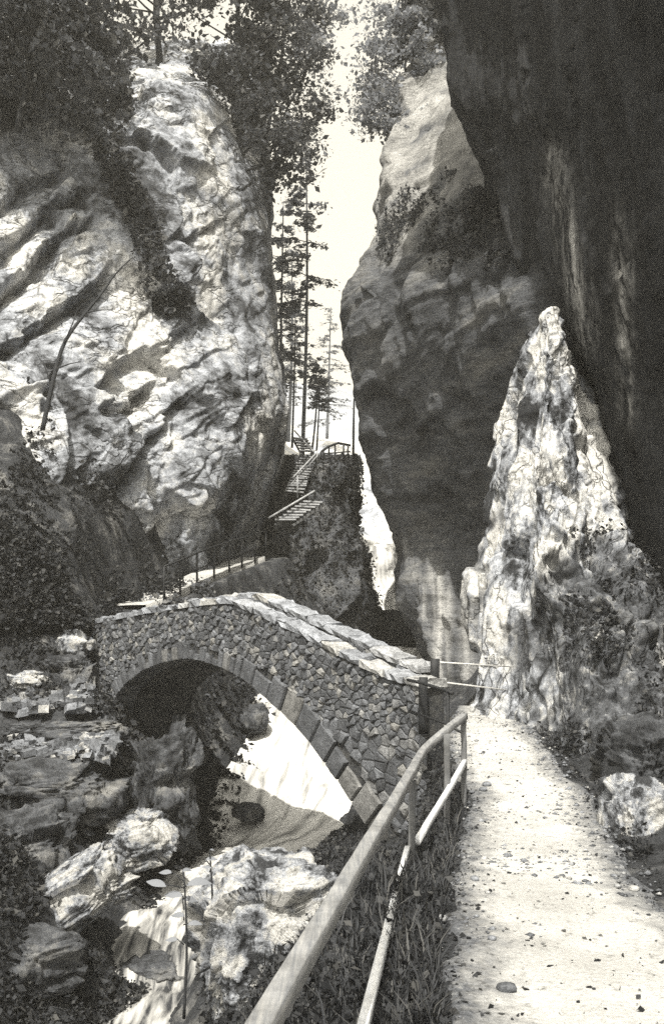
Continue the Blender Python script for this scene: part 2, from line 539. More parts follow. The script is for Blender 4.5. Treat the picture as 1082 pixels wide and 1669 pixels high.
def water_mat():
    m, nt, b = new_mat('white_water')
    uv = nt.nodes.new('ShaderNodeTexCoord').outputs['UV']
    n = noise(nt, mapping(nt, uv, (2.6, 0.45, 1)), 1.6, 5, 0.55, 0.4)
    sv = nt.nodes.new('ShaderNodeSeparateXYZ'); nt.links.new(uv, sv.inputs[0])
    mr = nt.nodes.new('ShaderNodeMapRange'); mr.inputs[1].default_value = 15; mr.inputs[2].default_value = 20; mr.inputs[3].default_value = -0.10; mr.inputs[4].default_value = 0.07
    nt.links.new(sv.outputs[1], mr.inputs[0])                     # the steep reach is all foam, the pools below are darker
    ad = nt.nodes.new('ShaderNodeMath'); ad.operation = 'ADD'; nt.links.new(n, ad.inputs[0]); nt.links.new(mr.outputs[0], ad.inputs[1])
    foam = ramp(nt, ad.outputs[0], [(0.30, cool(0.04)), (0.44, warm(0.34)), (0.62, warm(0.74))])
    nt.links.new(foam, b.inputs['Base Color'])
    b.inputs['Roughness'].default_value = 0.55
    bump(nt, noise(nt, mapping(nt, uv, (6, 0.8, 1)), 2.0, 5, 0.6), b, 0.3, 0.06)
    return m
M_WATER = water_mat()

def hill_mat():
    m, nt, b = new_mat('hazy_hillside')
    co = objcoord(nt)
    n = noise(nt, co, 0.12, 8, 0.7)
    nt.links.new(ramp(nt, n, [(0.35, cool(0.26)), (0.65, cool(0.40))]), b.inputs['Base Color'])  # distant haze put into the hill's pale colour
    return m
M_HILL = hill_mat()

# ------------------------------------------------------------------ terrain
def path_line(Y):
    ys = [-6, 3, 6, 7.5, 10.5, 13.6, 16.5, 19]
    c = np.interp(Y, ys, [1.5, 1.45, 1.52, 1.66, 2.13, 2.2, 2.55, 3.0])
    h = np.interp(Y, ys, [1.3, 1.1, 0.85, 0.75, 0.70, 0.72, 0.5, 0.4])
    z = np.interp(Y, [-6, 0, 4, 10, 13, 14.5, 19], [0.25, 0.15, 0.0, -0.05, 0.24, 0.34, 0.42])
    return c, h, z

CTRL = []
for px, py, d in [(672, 1435, 8), (560, 1520, 6.5), (600, 1410, 14.2), (620, 1450, 10), (420, 1460, 12), (545, 1445, 11.3), (330, 1600, 9), (470, 1560, 7.0),
                  (85, 1080, 18.6), (100, 1250, 17), (0, 1150, 18), (190, 1330, 17.5), (100, 1500, 14), (20, 1650, 11.5), (0, 1400, 13),
                  (-150, 1300, 14), (-200, 1600, 9), (300, 1150, 23), (300, 1270, 21.5), (390, 1170, 26.5), (250, 1050, 23), (240, 1250, 19.5), (200, 1150, 20.5),
                  (230, 985, 21.5), (330, 945, 25), (430, 910, 28.5), (100, 900, 20.5), (50, 750, 22), (150, 950, 21), (0, 650, 22.5), (-200, 800, 20),
                  (150, 1095, 19.4), (1000, 1290, 11), (1040, 1400, 8.5), (520, 1440, 8.4)]:
    CTRL.append(pix(px, py, d))
CTRL += [np.array(c, float) for c in [
    (-2.5, 12, -3.8), (-2.7, 9, -4.1), (-3.2, 5, -4.5), (-3.6, 0, -4.9), (-2.7, 15, -3.6), (-2.5, 17.5, -3.4), (-1.6, 19.3, -3.2), (-.4, 20.6, -2.9), (-0.1, 22, -2.6), (.1, 24, -1.6), (-1.9, 22, -2.5), (-1.6, 24, -1.6), (-1.2, 26, -.9), (0, 27, -0.8), (1.3, 32, -0.2), (2, 37, 1.4), (2.2, 45, 3.2),
    (4, 8, .25), (4, 3, .3), (5, 12, .5), (6, 18, 2), (2.9, 17, .4), (2.3, 20, 0), (1.9, 24, -.4), (0.6, 4.5, 0.05), (-0.3, 3, -0.1), (0, 0, 0.2), (-0.9, 1, -0.8), (-0.7, 4.5, -0.9),
    (-8, 35, 8), (9, 30, 8), (-3, 48, 9), (8, 50, 5), (-12, 20, 8), (-12, 5, 1), (10, 5, 3), (10, -4, 3), (-12, -4, 0), (0, 60, 4), (-12, 60, 14), (10, 60, 14)]]
CTRL = np.array(CTRL)
UPC = [pix(238, 987, 21.4), pix(275, 975, 22.6), pix(320, 952, 24.3), pix(365, 932, 26.2), pix(400, 920, 27.6), pix(432, 908, 28.8), pix(450, 903, 29.6)]
UPL = catmull(np.array(UPC), 80) + np.array([-.45, .33, 0])

def tps_fit(C):
    X = C[:, :2]; n = len(X)
    r2 = ((X[:, None] - X[None]) ** 2).sum(-1)
    K = 0.5 * r2 * np.log(r2 + 1e-9)
    A = np.zeros((n + 3, n + 3))
    A[:n, :n] = K + np.eye(n) * 0.05
    A[:n, n:] = np.c_[np.ones(n), X]
    A[n:, :n] = A[:n, n:].T
    return np.linalg.solve(A, np.r_[C[:, 2], 0, 0, 0])
TW = tps_fit(CTRL)

def tps(X, Y):
    sh = X.shape
    q = np.stack([X.ravel(), Y.ravel()], 1)
    out = np.empty(len(q))
    for s in range(0, len(q), 40000):
        b = q[s:s + 40000]
        r2 = ((b[:, None] - CTRL[None, :, :2]) ** 2).sum(-1)
        out[s:s + 40000] = (0.5 * r2 * np.log(r2 + 1e-9)) @ TW[:len(CTRL)] + np.c_[np.ones(len(b)), b] @ TW[len(CTRL):]
    return out.reshape(sh)

def ground_z(X, Y, rough=True):
    X = np.asarray(X, float); Y = np.asarray(Y, float)
    z = tps(X, Y)
    c, h, zp = path_line(Y)
    k = (1 - smooth(np.abs(X - c) - h, -0.05, 0.45)) * (1 - smooth(Y, 17.0, 18.5))
    if rough:
        p = np.stack([X, Y, z * 0], -1)
        nz = fbm(p, 1.1, 6, 0.55) * 0.45 + fbm(p, 3.3, 4, 0.5, True, 5.0) * 0.10
        z = z + nz * (1 - k)
        zp = zp + fbm(p, 2.0, 5, 0.55) * 0.035
    z = z * (1 - k) + zp * k
    near = (X < -1.0) & (Y > 18) & (Y < 32)          # bench cut for the upper path
    if near.any():
        q = np.stack([X[near], Y[near]], 1)
        dd = ((q[:, None] - UPL[None, :, :2]) ** 2).sum(-1)
        j = dd.argmin(1); dm = np.sqrt(dd.min(1))
        kk = 1 - smooth(dm, .70, 1.25)
        z[near] = z[near] * (1 - kk) + (UPL[j, 2] - .10) * kk
    return z

def gz1(x, y):
    return float(ground_z(np.array([[x]]), np.array([[y]]))[0, 0])

ys = np.r_[np.linspace(-6, 3, 24), np.linspace(3.05, 20, 340), np.linspace(20.1, 62, 110)]
xs = np.r_[np.linspace(-14, -7, 40), np.linspace(-6.95, 4.5, 290), np.linspace(4.6, 12, 40)]
GX, GY = np.meshgrid(xs, ys)
GZ = ground_z(GX, GY)
tag(link_mesh('ground', np.stack([GX, GY, GZ], -1).reshape(-1, 3), grid_faces(*GX.shape), M_GROUND), kind='structure')

# trodden path: a sheet of its own, a little above the bank, its margins dipping under it
py_ = np.linspace(-5, 18.2, 400)
u_ = np.linspace(-1.25, 1.25, 70)
PC, PH, PZ = path_line(py_)
PX = PC[:, None] + PH[:, None] * u_[None] + fbm(np.stack([np.broadcast_to(py_[:, None], (400, 70)), np.broadcast_to(u_[None] * 0, (400, 70)), u_[None] * 0 + py_[:, None] * 0], -1), 1.3, 4) * 0.12
PY = np.broadcast_to(py_[:, None], PX.shape)
edge = np.abs(u_)[None] + fbm(np.stack([PX, PY, PX * 0], -1), 2.2, 4) * 0.16
PZs = ground_z(PX, PY) + 0.016 - smooth(edge, 0.88, 1.12) * 0.12 + fbm(np.stack([PX, PY, PX * 0], -1), 5.0, 4) * 0.010
tag(link_mesh('path', np.stack([PX, PY, PZs], -1).reshape(-1, 3), grid_faces(*PX.shape), M_PATH, uv=np.stack([np.broadcast_to(u_[None], PX.shape), PY], -1).reshape(-1, 2)), kind='structure')

# ------------------------------------------------------------------ cliffs
def cliff(name, rows, nv, nu, fn, mat, kind='structure'):
    P = net(rows, nv, nu)
    N = grid_normals(P)
    P = fn(P, N)
    ob = link_mesh(name, P.reshape(-1, 3), grid_faces(*P.shape[:2]), mat, smooth_shade=False)
    if kind: tag(ob, kind=kind)
    return ob, P

# left cliff -------------------------------------------------------
LROWS = []
for py, edge, back in [(1080, 425, 0.0), (960, 425, 0.2), (890, 432, 0.0), (830, 446, -0.4), (760, 470, -0.4), (680, 478, -0.2), (600, 475, 0.2), (520, 461, 0.6), (440, 447, 1.1), (370, 449, 1.6),
                      (290, 456, 2.1), (220, 452, 2.6), (160, 446, 3.2), (115, 436, 4.2), (96, 410, 7.0), (92, 380, 12)]:
    r = []
    for px, d in [(-330, 20.5), (-90, 22.0), (60, 23.2), (170, 24.4), (260, 25.4), (340, 26.6), (edge - 50, 28.3), (edge, 31.5)]:
        r.append(pix(px, py, d + back))
    e = r[-1]
    r.append(e + np.array([-0.9, 6, 0])); r.append(e + np.array([-4, 15, 0]))
    LROWS.append(r)
LROWS.append([p + np.array([0, 14, 0.5]) for p in LROWS[-1]])

def f_left(P, N):
    a = P[..., 0] * 0.70 + P[..., 1] * 0.70
    wpt = fbm(P, 0.35, 4)[..., None] * 0.8
    ca, sa = math.cos(math.radians(33)), math.sin(math.radians(33))
    q = -sa * a + ca * P[..., 2] + wpt[..., 0]
    r = ca * a + sa * P[..., 2] + wpt[..., 0] * 0.7
    left = 1 - smooth(a, 12.5, 17.5)
    m1 = smooth(fbm(P, 0.22, 3, off=3.0), -0.25, 0.25)
    def saw(x, T):
        t = x / T
        f = t - np.floor(t)
        return np.where(f < 0.06, f / 0.06, 1 - (f - 0.06) / 0.94)
    turn = smooth(a, 16.5, 19.0)                       # the flank that turns into the gap is smoother
    amp = 1 - .65 * turn
    d = 0.34 * saw(q + 0.4 + fbm(P, .4, 2, off=8.) * .5, 2.1) * (0.25 + .75 * left) * (0.25 + m1) * amp
    d += 0.12 * saw(q + 5.3 + fbm(P, 0.9, 3) * 0.25, 0.83) * (0.3 + 0.7 * m1) * amp
    d += 0.50 * fbm(P, 0.30, 3, off=9.0)
    W_ = P + fbm(P, 1.2, 2)[..., None] * 0.2
    d += (0.60 * facets(W_ * np.array([1, 1, .8]), 0.36, 2.0) + 0.12 * facets(W_, 1.1, 4.0) + 0.05 * facets(W_, 4.0, 7.0)) * amp
    d += 0.06 * fbm(P, 2.4, 5, 0.62, True) * amp + 0.05 * fbm(P * np.array([1, 1, .4]), 3.0, 5, 0.65)
    # named fractures: rock overhangs along the line, recedes sharply just below it
    ax_, ay_ = P[..., 0] / P[..., 1] * F + CX, HOR - (P[..., 2] - EYE) / P[..., 1] * F
    wob = fbm(P, 0.8, 5, .6) * 10 + facets(P, 1.6, 3.0) * 9
    for (x0, y0), (x1, y1), dep, wid in [((-40, 485), (155, 330), 1.1, 34), ((-20, 575), (190, 430), .9, 26), ((160, 672), (270, 608), .8, 26), ((236, 722), (318, 632), .6, 18), ((268, 392), (378, 352), .45, 12), ((-30, 395), (150, 290), .8, 24), ((60, 690), (110, 560), .4, 16), ((190, 800), (245, 710), .6, 18), ((360, 850), (410, 770), .6, 18), ((-30, 330), (120, 240), .6, 20)]:
        L_ = math.hypot(x1 - x0, y1 - y0); tx, ty = (x1 - x0) / L_, (y1 - y0) / L_
        al_ = (ax_ - x0) * tx + (ay_ - y0) * ty
        sd = -(ax_ - x0) * ty + (ay_ - y0) * tx + wob          # pixels below the line
        m_ = smooth(al_, -8, 25) * (1 - smooth(al_, L_ - 30, L_ + 8))
        d -= dep * m_ * smooth(sd, -1.5, 3) * np.exp(-np.maximum(sd, 0) / wid)
    return P + N * (soften(d, 1) - 0.25)[..., None]
cl, PLEFT = cliff('cliff', LROWS, 720, 400, f_left, M_LEFT)

# middle right cliff, bulging over the stream ------------------------
MROWS = []
for py, edge, dd in [(1180, 715, -1.0), (1080, 692, -0.5), (1000, 664, 0.0), (940, 656, .3), (880, 648, .5), (800, 632, .4), (720, 614, .2), (650, 594, -.1), (580, 566, -.5), (520, 560, -.9), (470, 559, -1.0), (430, 577, -.8),
                     (380, 602, -.4), (320, 616, 0.4), (260, 614, 1.4), (200, 624, 2.6), (130, 640, 4), (70, 660, 5.5), (20, 690, 7), (-60, 730, 9)]:
    t = np.clip((py - 480) / 600, 0, 1)
    base = 27.0 + dd - 3.0 * smooth(py, 900, 1150)
    r = []
    e = pix(edge, py, base)
    r.append(e + np.array([3.0, 12, 0])); r.append(e + np.array([0.7, 4.5, 0]))
    r.append(e)
    for k, (px, ddp) in enumerate([(edge + 45, -1.6), (edge + 110, -3.4), (edge + 190, -5.6), (edge + 290, -7.6), (edge + 420, -8.5)]):
        r.append(pix(px, py, base + ddp * (1 - .18 * smooth(py, 900, 1150))))
    MROWS.append(r)

def f_mid(P, N):
    d = 0.9 * fbm(P, 0.16, 3, off=1.0)
    w = fbm(P, 0.4, 3)[..., None]
    Q = P * np.array([1, 1, 0.45]) + w
    d += 0.28 * fbm(Q, 0.55, 5, 0.5, True)
    st_ = P @ np.array([[.55, .0, .2], [.35, .5, .1], [-.5, 2.6, 2.2]])   # fine strata, tilted and curving
    d += 0.07 * fbm(P, 1.7, 6, 0.62) + 0.10 * fbm(st_ + w * .8, .9, 4, .55, True) + 0.10 * facets(Q, .6, 1.0)
    low = 1 - smooth(P[..., 2], 2.5, 5.0)
    g = fbm(P * np.array([1.3, 1.3, 0.12]), 1.0, 4, 0.5, True)
    d += low * 0.45 * g
    f1, e, idv = worley(P, 0.8)
    d += 0.08 * idv
    q = (P[..., 2] + 0.15 * P[..., 0] + w[..., 0] * .6) / 2.3
    f = q - np.floor(q)
    d += 0.10 * np.where(f < .05, f / .05, 1 - (f - .05) / .95)
    return P + N * (soften(d) - 0.25)[..., None]
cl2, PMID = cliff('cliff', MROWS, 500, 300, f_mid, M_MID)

# lime washed down its foot
sx_, sy_ = PMID[..., 0] / PMID[..., 1] * F + CX, HOR - (PMID[..., 2] - EYE) / PMID[..., 1] * F
ls = np.zeros(sx_.shape)
for line, wd_, st in [([(700, 900), (722, 975), (716, 1080), (712, 1150)], 15, .75), ([(645, 850), (688, 960), (690, 1030)], 8, .4), ([(760, 960), (762, 1150)], 12, .5), ([(600, 500), (640, 640)], 20, .10)]:
    ly = [q[1] for q in line]; cxs = np.interp(sy_, ly, [q[0] for q in line])
    ls = np.maximum(ls, np.exp(-((sx_ - cxs) / wd_) ** 2) * smooth(sy_, ly[0], ly[0] + 50) * (1 - smooth(sy_, ly[-1] - 40, ly[-1])) * st)
ls *= np.clip(.7 + 1.2 * fbm(np.stack([sx_ * .12, sy_ * .012, sx_ * 0], -1), 1.0, 4, .6), 0, 1.2)
cl2.data.attributes.new('lime_streak', 'FLOAT', 'POINT').data.foreach_set('value', np.clip(ls, 0, 1).astype(np.float32).ravel())

# overhanging dark wall on the right ---------------------------------
WROWS = []
for py, edge in [(1350, 1010), (1200, 1000), (1050, 985), (900, 965), (780, 945), (680, 925), (590, 898), (500, 864), (430, 836), (330, 813), (250, 786), (165, 750), (80, 742), (0, 726), (-120, 690), (-260, 640), (-420, 600)]:
    e = pix(edge, py, 19.0)
    r = [e + np.array([5.0, 11, 0]), e + np.array([1.6, 4, 0]), e]
    for px, d in [(edge + 50, 17.8), (edge + 130 - .2 * (edge - 726), 16.2)]:
        r.append(pix(px, py, d))
    z16 = r[-1][2]
    x = r[-1][0]
    r.append(np.array([x + 0.55, 13.8, z16])); r.append(np.array([x + 0.9, 11.0, z16])); r.append(np.array([max(x, 3.5) + 1.1, 7.0, z16])); r.append(np.array([max(x, 4.0) + 1.5, 3.0, z16]))
    WROWS.append(r)

def f_wall(P, N):
    S = P * np.array([1.0, 1.0, 0.10])
    d = 0.45 * fbm(P * np.array([1, 1, .3]), 0.25, 3, off=4.0)
    d += 0.30 * fbm(S, 0.9, 5, 0.6, True, 2.0) + .12 * facets(P * np.array([1, 1, .2]), .9)
    d += 0.09 * fbm(P, 1.6, 5, 0.62)
    return P + N * d[..., None]
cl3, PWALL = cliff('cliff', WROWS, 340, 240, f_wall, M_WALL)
# lime streaks run down from seeps in the wall
wx_ = PWALL[..., 0] / PWALL[..., 1] * F + CX; wy_ = HOR - (PWALL[..., 2] - EYE) / PWALL[..., 1] * F
stk = np.zeros(wx_.shape)
for line, wd_, st in [([(898, 205), (912, 330), (932, 420), (950, 500), (952, 600)], 17, 1.0), ([(1012, 290), (1014, 430), (1019, 600), (1027, 720)], 16, .6), ([(965, 330), (972, 430)], 6, .3), ([(925, 360), (945, 470)], 7, .6), ([(850, 60), (862, 200)], 6, .12), ([(800, 300), (845, 420)], 6, .15)]:
    ly = [q[1] for q in line]; cxs = np.interp(wy_, ly, [q[0] for q in line])
    m = smooth(wy_, ly[0], ly[0] + 90) * (1 - smooth(wy_, ly[-1] - 60, ly[-1]))
    g = np.exp(-((wx_ - cxs) / wd_) ** 2) * m * st
    stk = np.maximum(stk, g)
stk *= np.clip(.55 + 1.3 * fbm(np.stack([wx_ * .16, wy_ * .006, wx_ * 0], -1), 1.0, 4, .6), 0, 1.3)
la = cl3.data.attributes.new('lime_streak', 'FLOAT', 'POINT')
la.data.foreach_set('value', np.clip(stk, 0, 1).astype(np.float32).ravel())

# rock pinnacle in front of the wall ---------------------------------
PROWS = []
for py, lx, cx1, cx, cx2, rx, d0 in [(1400, 745, 830, 905, 1010, 1130, 11.6), (1290, 755, 838, 910, 1000, 1120, 12.1), (1220, 765, 838, 905, 985, 1110, 12.7), (1140, 768, 835, 895, 970, 1090, 13.3), (1050, 765, 828, 880, 955, 1072, 13.9),
                                   (960, 757, 820, 870, 945, 1058, 14.4), (890, 772, 818, 865, 930, 1030, 14.8), (820, 783, 820, 862, 915, 1010, 15.2), (760, 790, 822, 862, 905, 985, 15.5), (700, 806, 832, 866, 905, 962, 15.8),
                                   (640, 822, 842, 872, 905, 946, 16.0), (590, 838, 853, 880, 907, 936, 16.2), (550, 848, 862, 884, 905, 925, 16.4), (515, 868, 876, 886, 897, 908, 16.7)]:
    r = [pix(lx + 60, py, d0 + 5.5), pix(lx, py, d0 + 3.2), pix(cx1, py, d0 + 1.2), pix(cx, py, d0), pix(cx2, py, d0 - .1), pix(rx, py, d0 + 0.3), pix(rx + 60, py, d0 + 3.0)]
    PROWS.append(r)
PROWS.append([p * .15 + pix(886, 508, 18.0) * .85 for p in PROWS[-1]])

def f_pin(P, N):
    w = np.stack([fbm(P, 0.7, 2, off=o) for o in (0.0, 21.0, 43.0)], -1) * 0.35
    Q = (P + w) * np.array([1, 1, 0.42])
    h = smooth(P[..., 2], 8.2, 6.4)
    fa = .35 + .65 * smooth(-N[..., 1], .35, .8)
    C_ = P + w * .4
    d = 0.34 * fbm(Q * np.array([1, 1, .6]), 0.9, 4, 0.55, True, 3.0) + (.15 + .30 * fa) * facets(Q, 0.9, 1.0)
    d += fa * (0.17 * facets(C_ * np.array([1, 1, .45]), 2.0, 6.0) + 0.08 * facets(C_ * np.array([1, 1, .5]), 4.4, 3.0) + 0.035 * facets(C_, 9.0, 5.0))
    d += 0.45 * fa * fbm((P + w) * np.array([1, 1, .16]), 0.75, 3, .5, True, 7.0)
    pit = worley(C_, 2.6, 8.0)[0]
    d -= fa * 0.16 * (1 - smooth(pit, .10, .30))
    d += 0.06 * fa * fbm(P, 6.0, 4, 0.62)
    return P + N * (soften(d, 1) * (0.30 + .70 * h) - .36 * h)[..., None]
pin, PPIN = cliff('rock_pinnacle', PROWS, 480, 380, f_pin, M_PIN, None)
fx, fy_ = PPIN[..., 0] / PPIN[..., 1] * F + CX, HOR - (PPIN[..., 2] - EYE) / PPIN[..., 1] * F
dark_mottle = smooth(fx + .25 * (fy_ - 900) + 70 * fbm(PPIN, .6, 4, off=3.), 930, 1010) * smooth(fy_, 700, 900) * smooth(fbm(PPIN, .9, 5, off=22.), -.22, .10) + .9 * smooth(fbm(PPIN, .55, 5, off=15.), .12, .30)  # dark mottling gathers to the lower right, with scattered patches elsewhere
pa = pin.data.attributes.new('dark_mottle', 'FLOAT', 'POINT')
pa.data.foreach_set('value', np.clip(dark_mottle, 0, 1).astype(np.float32).ravel())
tag(pin, 'jagged sunlit limestone pinnacle rising beside the path against the dark wall', 'rock')

# mound with the stairs ----------------------------------------------
BROWS = []
for py, lx, rx, d0 in [(1120, 380, 610, 29.5), (1040, 385, 592, 30.0), (960, 400, 594, 30.5), (910, 420, 588, 31.0), (860, 425, 580, 31.4), (810, 440, 580, 31.8), (775, 455, 580, 32.2), (752, 470, 580, 32.7), (744, 480, 574, 33.6), (742, 485, 570, 35.5), (742, 490, 566, 38)]:
    w = rx - lx
    BROWS.append([pix(lx - 40, py, d0 + 3), pix(lx, py, d0 + .6), pix(lx + w * .3, py, d0), pix(lx + w * .7, py, d0 + .1), pix(rx - 5, py, d0 + .8), pix(rx, py, d0 + 2.2), pix(rx - 2, py, d0 + 6)])

def f_mound(P, N):
    top = 1 - smooth(P[..., 2], 6.3, 7.2)
    d = 0.75 * fbm(P, 0.55, 3, 0.5, off=6.0) + 0.35 * facets(P, .9, 2.0) + 0.25 * fbm(P, 1.4, 5, .55, True) + .08 * fbm(P, 4, 4, .6)
    return P + N * ((d - .15) * (0.12 + .88 * top))[..., None]
mo, PMOUND = cliff('rock_mound', BROWS, 260, 200, f_mound, M_MOUND)

# pale slope added for the bright, hazy valley seen through the gap
sx_, sy_ = np.meshgrid(np.linspace(-7, 9, 90), np.linspace(42, 78, 120))
sz_ = 4.5 + (sy_ - 42) * .31 + 1.1 * fbm(np.stack([sx_, sy_, sx_ * 0], -1), .25, 5) + .25 * np.abs(sx_ - 1.8)
tag(link_mesh('hazy_gap_slope', np.stack([sx_, sy_, sz_], -1).reshape(-1, 3), grid_faces(*sx_.shape), M_HAZE_SLOPE), kind='structure')

# far hills ------------------------------------------------------------
hx, hy = np.meshgrid(np.linspace(-260, 260, 160), np.linspace(62, 420, 120))
hz = 8 + smooth(hy, 62, 330) * 62 + fbm(np.stack([hx, hy, hx * 0], -1), 0.012, 6) * 16 * smooth(hy, 62, 140) + fbm(np.stack([hx, hy, hx * 0], -1), 0.15, 4) * 2.5
hz += np.abs(hx) * .10
tag(link_mesh('hills', np.stack([hx, hy, hz], -1).reshape(-1, 3), grid_faces(*hx.shape), M_HILL), kind='structure')

# ------------------------------------------------------------------ stream
flow = [(-3.6, 0, -4.3, 1.3), (-3.2, 5, -3.95, 1.3), (-2.7, 9, -3.6, 1.3), (-2.5, 12, -3.3, 1.4), (-2.7, 15, -3.05, 1.4), (-2.6, 17.5, -2.85, 1.5), (-1.9, 19.3, -2.62, 1.6), (-1.0, 20.7, -2.5, 2.0), (-.6, 22.0, -2.05, 2.4), (-.4, 23.5, -1.2, 2.4), (-.2, 25.6, -.35, 2.3), (.2, 28, 0.0, 2.2), (1.0, 31, 0.3, 1.8), (1.9, 34.6, 0.9, 1.5)]
FL = catmull(np.array(flow), 420)
uu = np.linspace(-1, 1, 60)
T = np.gradient(FL[:, :2], axis=0); T /= np.linalg.norm(T, axis=1, keepdims=True)
WX = FL[:, None, 0] + uu[None] * FL[:, None, 3] * T[:, None, 1]
WY = FL[:, None, 1] - uu[None] * FL[:, None, 3] * T[:, None, 0]
WZ = np.broadcast_to(FL[:, None, 2], WX.shape).copy()
sl = np.cumsum(np.r_[0, np.hypot(*np.diff(FL[:, :2], axis=0).T)])
pw = np.stack([WX, WY, WX * 0], -1)
WZ += 0.20 * fbm(pw, 0.6, 3, 0.5, off=2.0) + 0.16 * fbm(pw * np.array([1.6, .7, 1]), 1.0, 3)
uvw = np.stack([np.broadcast_to(uu[None] * 2, WX.shape), np.broadcast_to(sl[:, None], WX.shape)], -1).reshape(-1, 2)
tag(link_mesh('stream_water', np.stack([WX, WY, WZ], -1).reshape(-1, 3), grid_faces(*WX.shape)[:, ::-1], M_WATER, uv=uvw), kind='structure')
# the upper fall, behind the bridge
tt = np.linspace(0, 1, 120)
fz = np.interp(tt, [0, .12, .6, .8, 1.0], [1.7, 2.4, 4.6, 5.0, 5.4])
fy = np.interp(tt, [0, .12, .6, .8, 1.0], [35.6, 36.2, 38.5, 41, 50])
uu2 = np.linspace(-1, 1, 50)
FX = 2.05 + uu2[None] * 1.5 + (fy[:, None] - 36) * .02
FY = np.broadcast_to(fy[:, None], FX.shape); FZ = np.broadcast_to(fz[:, None], FX.shape) + 0.20 * fbm(np.stack([FX * 1.5, FY + fz[:, None], FX * 0], -1), 0.9, 3)
uvf = np.stack([np.broadcast_to(uu2[None] * 1.2, FX.shape), np.broadcast_to(tt[:, None] * 6 + 40, FX.shape)], -1).reshape(-1, 2)
tag(link_mesh('waterfall', np.stack([FX, FY, FZ], -1).reshape(-1, 3), grid_faces(*FX.shape), M_WATER, uv=uvf), kind='structure')

# ------------------------------------------------------------------ boulders
def ico(sub):
    import bmesh
    bm = bmesh.new()
    bmesh.ops.create_icosphere(bm, subdivisions=sub, radius=1.0)
    v = np.array([x.co for x in bm.verts]); f = np.array([[w.index for w in q.verts] for q in bm.faces])
    bm.free()
    return v, f
ICO = {k: ico(k) for k in (2, 3, 5, 6)}

def boulder_verts(c, dims, seed, sub=5, rot=0.0, rough=1.0, block=0.6):
    v, f = ICO[sub]
    so = seed * 3.71
    p = np.sign(v) * np.abs(v) ** block
    p /= np.linalg.norm(p, axis=1, keepdims=True) ** .6
    s = 1 + rough * (0.30 * fbm(v, 0.9, 3, off=so) + 0.08 * fbm(v, 2.2, 4, .55, True, off=so) + 0.07 * fbm(v, 7, 4, .6, off=so))
    if sub >= 5:
        s = s + rough * (0.30 * facets(v, 1.1, so) + 0.06 * facets(v, 3.6, so + 3) + 0.025 * facets(v, 9.0, so) + 0.05 * fbm(v, 14, 4, .65, True, off=so))
    p = p * s[:, None] * np.array(dims) / 2
    cr, sr = math.cos(rot), math.sin(rot)
    p = np.stack([p[:, 0] * cr - p[:, 1] * sr, p[:, 0] * sr + p[:, 1] * cr, p[:, 2]], 1)
    return p + np.asarray(c), f

def boulder(name, label, c, dims, seed, mat, sub=5, rot=0.0, cat='boulder', group=None, rough=1.0, roll=0.0):
    v, f = boulder_verts((0, 0, 0), dims, seed, sub, rot, rough)
    cr, sr = math.cos(roll), math.sin(roll)
    v = np.stack([v[:, 0] * cr - v[:, 2] * sr, v[:, 1], v[:, 0] * sr + v[:, 2] * cr], 1)
    o = link_mesh(name, v, f, mat, smooth_shade=False)
    o.location = c
    return tag(o, label, cat, group)

b0 = boulder('boulder', 'big pitted pale boulder beside the lower end of the wooden handrail', pix(442, 1508, 7.4), (1.15, 1.2, 1.12), 3, M_BOULDER, 6, .3)
for v in b0.data.vertices: v.co.x += v.co.z * .22
boulder('boulder', 'pale rock slab leaning out over the stream below the rubble ledges', pix(112, 1462, 14.0), (1.75, 1.4, 0.85), 8, M_BOULDER, 6, .2, roll=.6)
boulder('boulder', 'pale rounded rock at the foot of the dark bridge footing', pix(222, 1365, 17.0), (1.25, 1.1, .9), 12, M_BOULDER, 6, 0.2, roll=.25)
boulder('boulder', 'dark wet rock footing under the far end of the arch', pix(262, 1290, 18.3), (1.3, 1.5, 2.1), 21, M_DARKB, 6, 0.4, rough=1.5)
boulder('boulder', 'low dark rock with a mottled crest at the waterside beneath the pale slab', pix(60, 1560, 12.6), (1.2, 1.1, .7), 27, M_DARKB, 5, 0.9)
boulder('boulder', 'small dark rock knob jutting over the white water beyond the arch', pix(416, 1172, 24), (.6, .8, .65), 31, M_DARKB, 5)
boulder('boulder', 'pale rugged rock standing at the edge of the path opposite the handrail', pix(1042, 1350, 9.4), (.6, .75, .95), 35, M_BOULDER, 6, .2)
boulder('boulder', 'dark mottled rock outcrop between the pinnacle foot and the pale rugged rock', pix(1060, 1262, 11.2), (1.1, 1.3, 1.1), 37, M_DARKB, 6, .5, rough=1.4)
boulder('boulder', 'dark ledge rock cutting off the foot of the upper waterfall', pix(633, 1026, 35.0), (3.2, 1.2, 1.45), 41, M_UNDER, 5)
boulder('boulder', 'pale rock built into the bank at the far end of the bridge', pix(122, 1052, 19.4), (.7, .7, .5), 44, M_BOULDER, 5)
boulder('boulder', 'squared pale block resting on the upper rubble ledge', pix(48, 1108, 18.4), (.65, .5, .3), 47, M_BOULDER, 5, .3)
boulder('boulder', 'dark submerged rock parting the white water below the arch', pix(405, 1325, 21.0), (.6, .6, .4), 52, M_DARKB, 5)
boulder('boulder', 'smooth dark rock washed by foam under the leafy plant', pix(250, 1590, 14.4), (.9, .8, .5), 55, M_DARKB, 5)

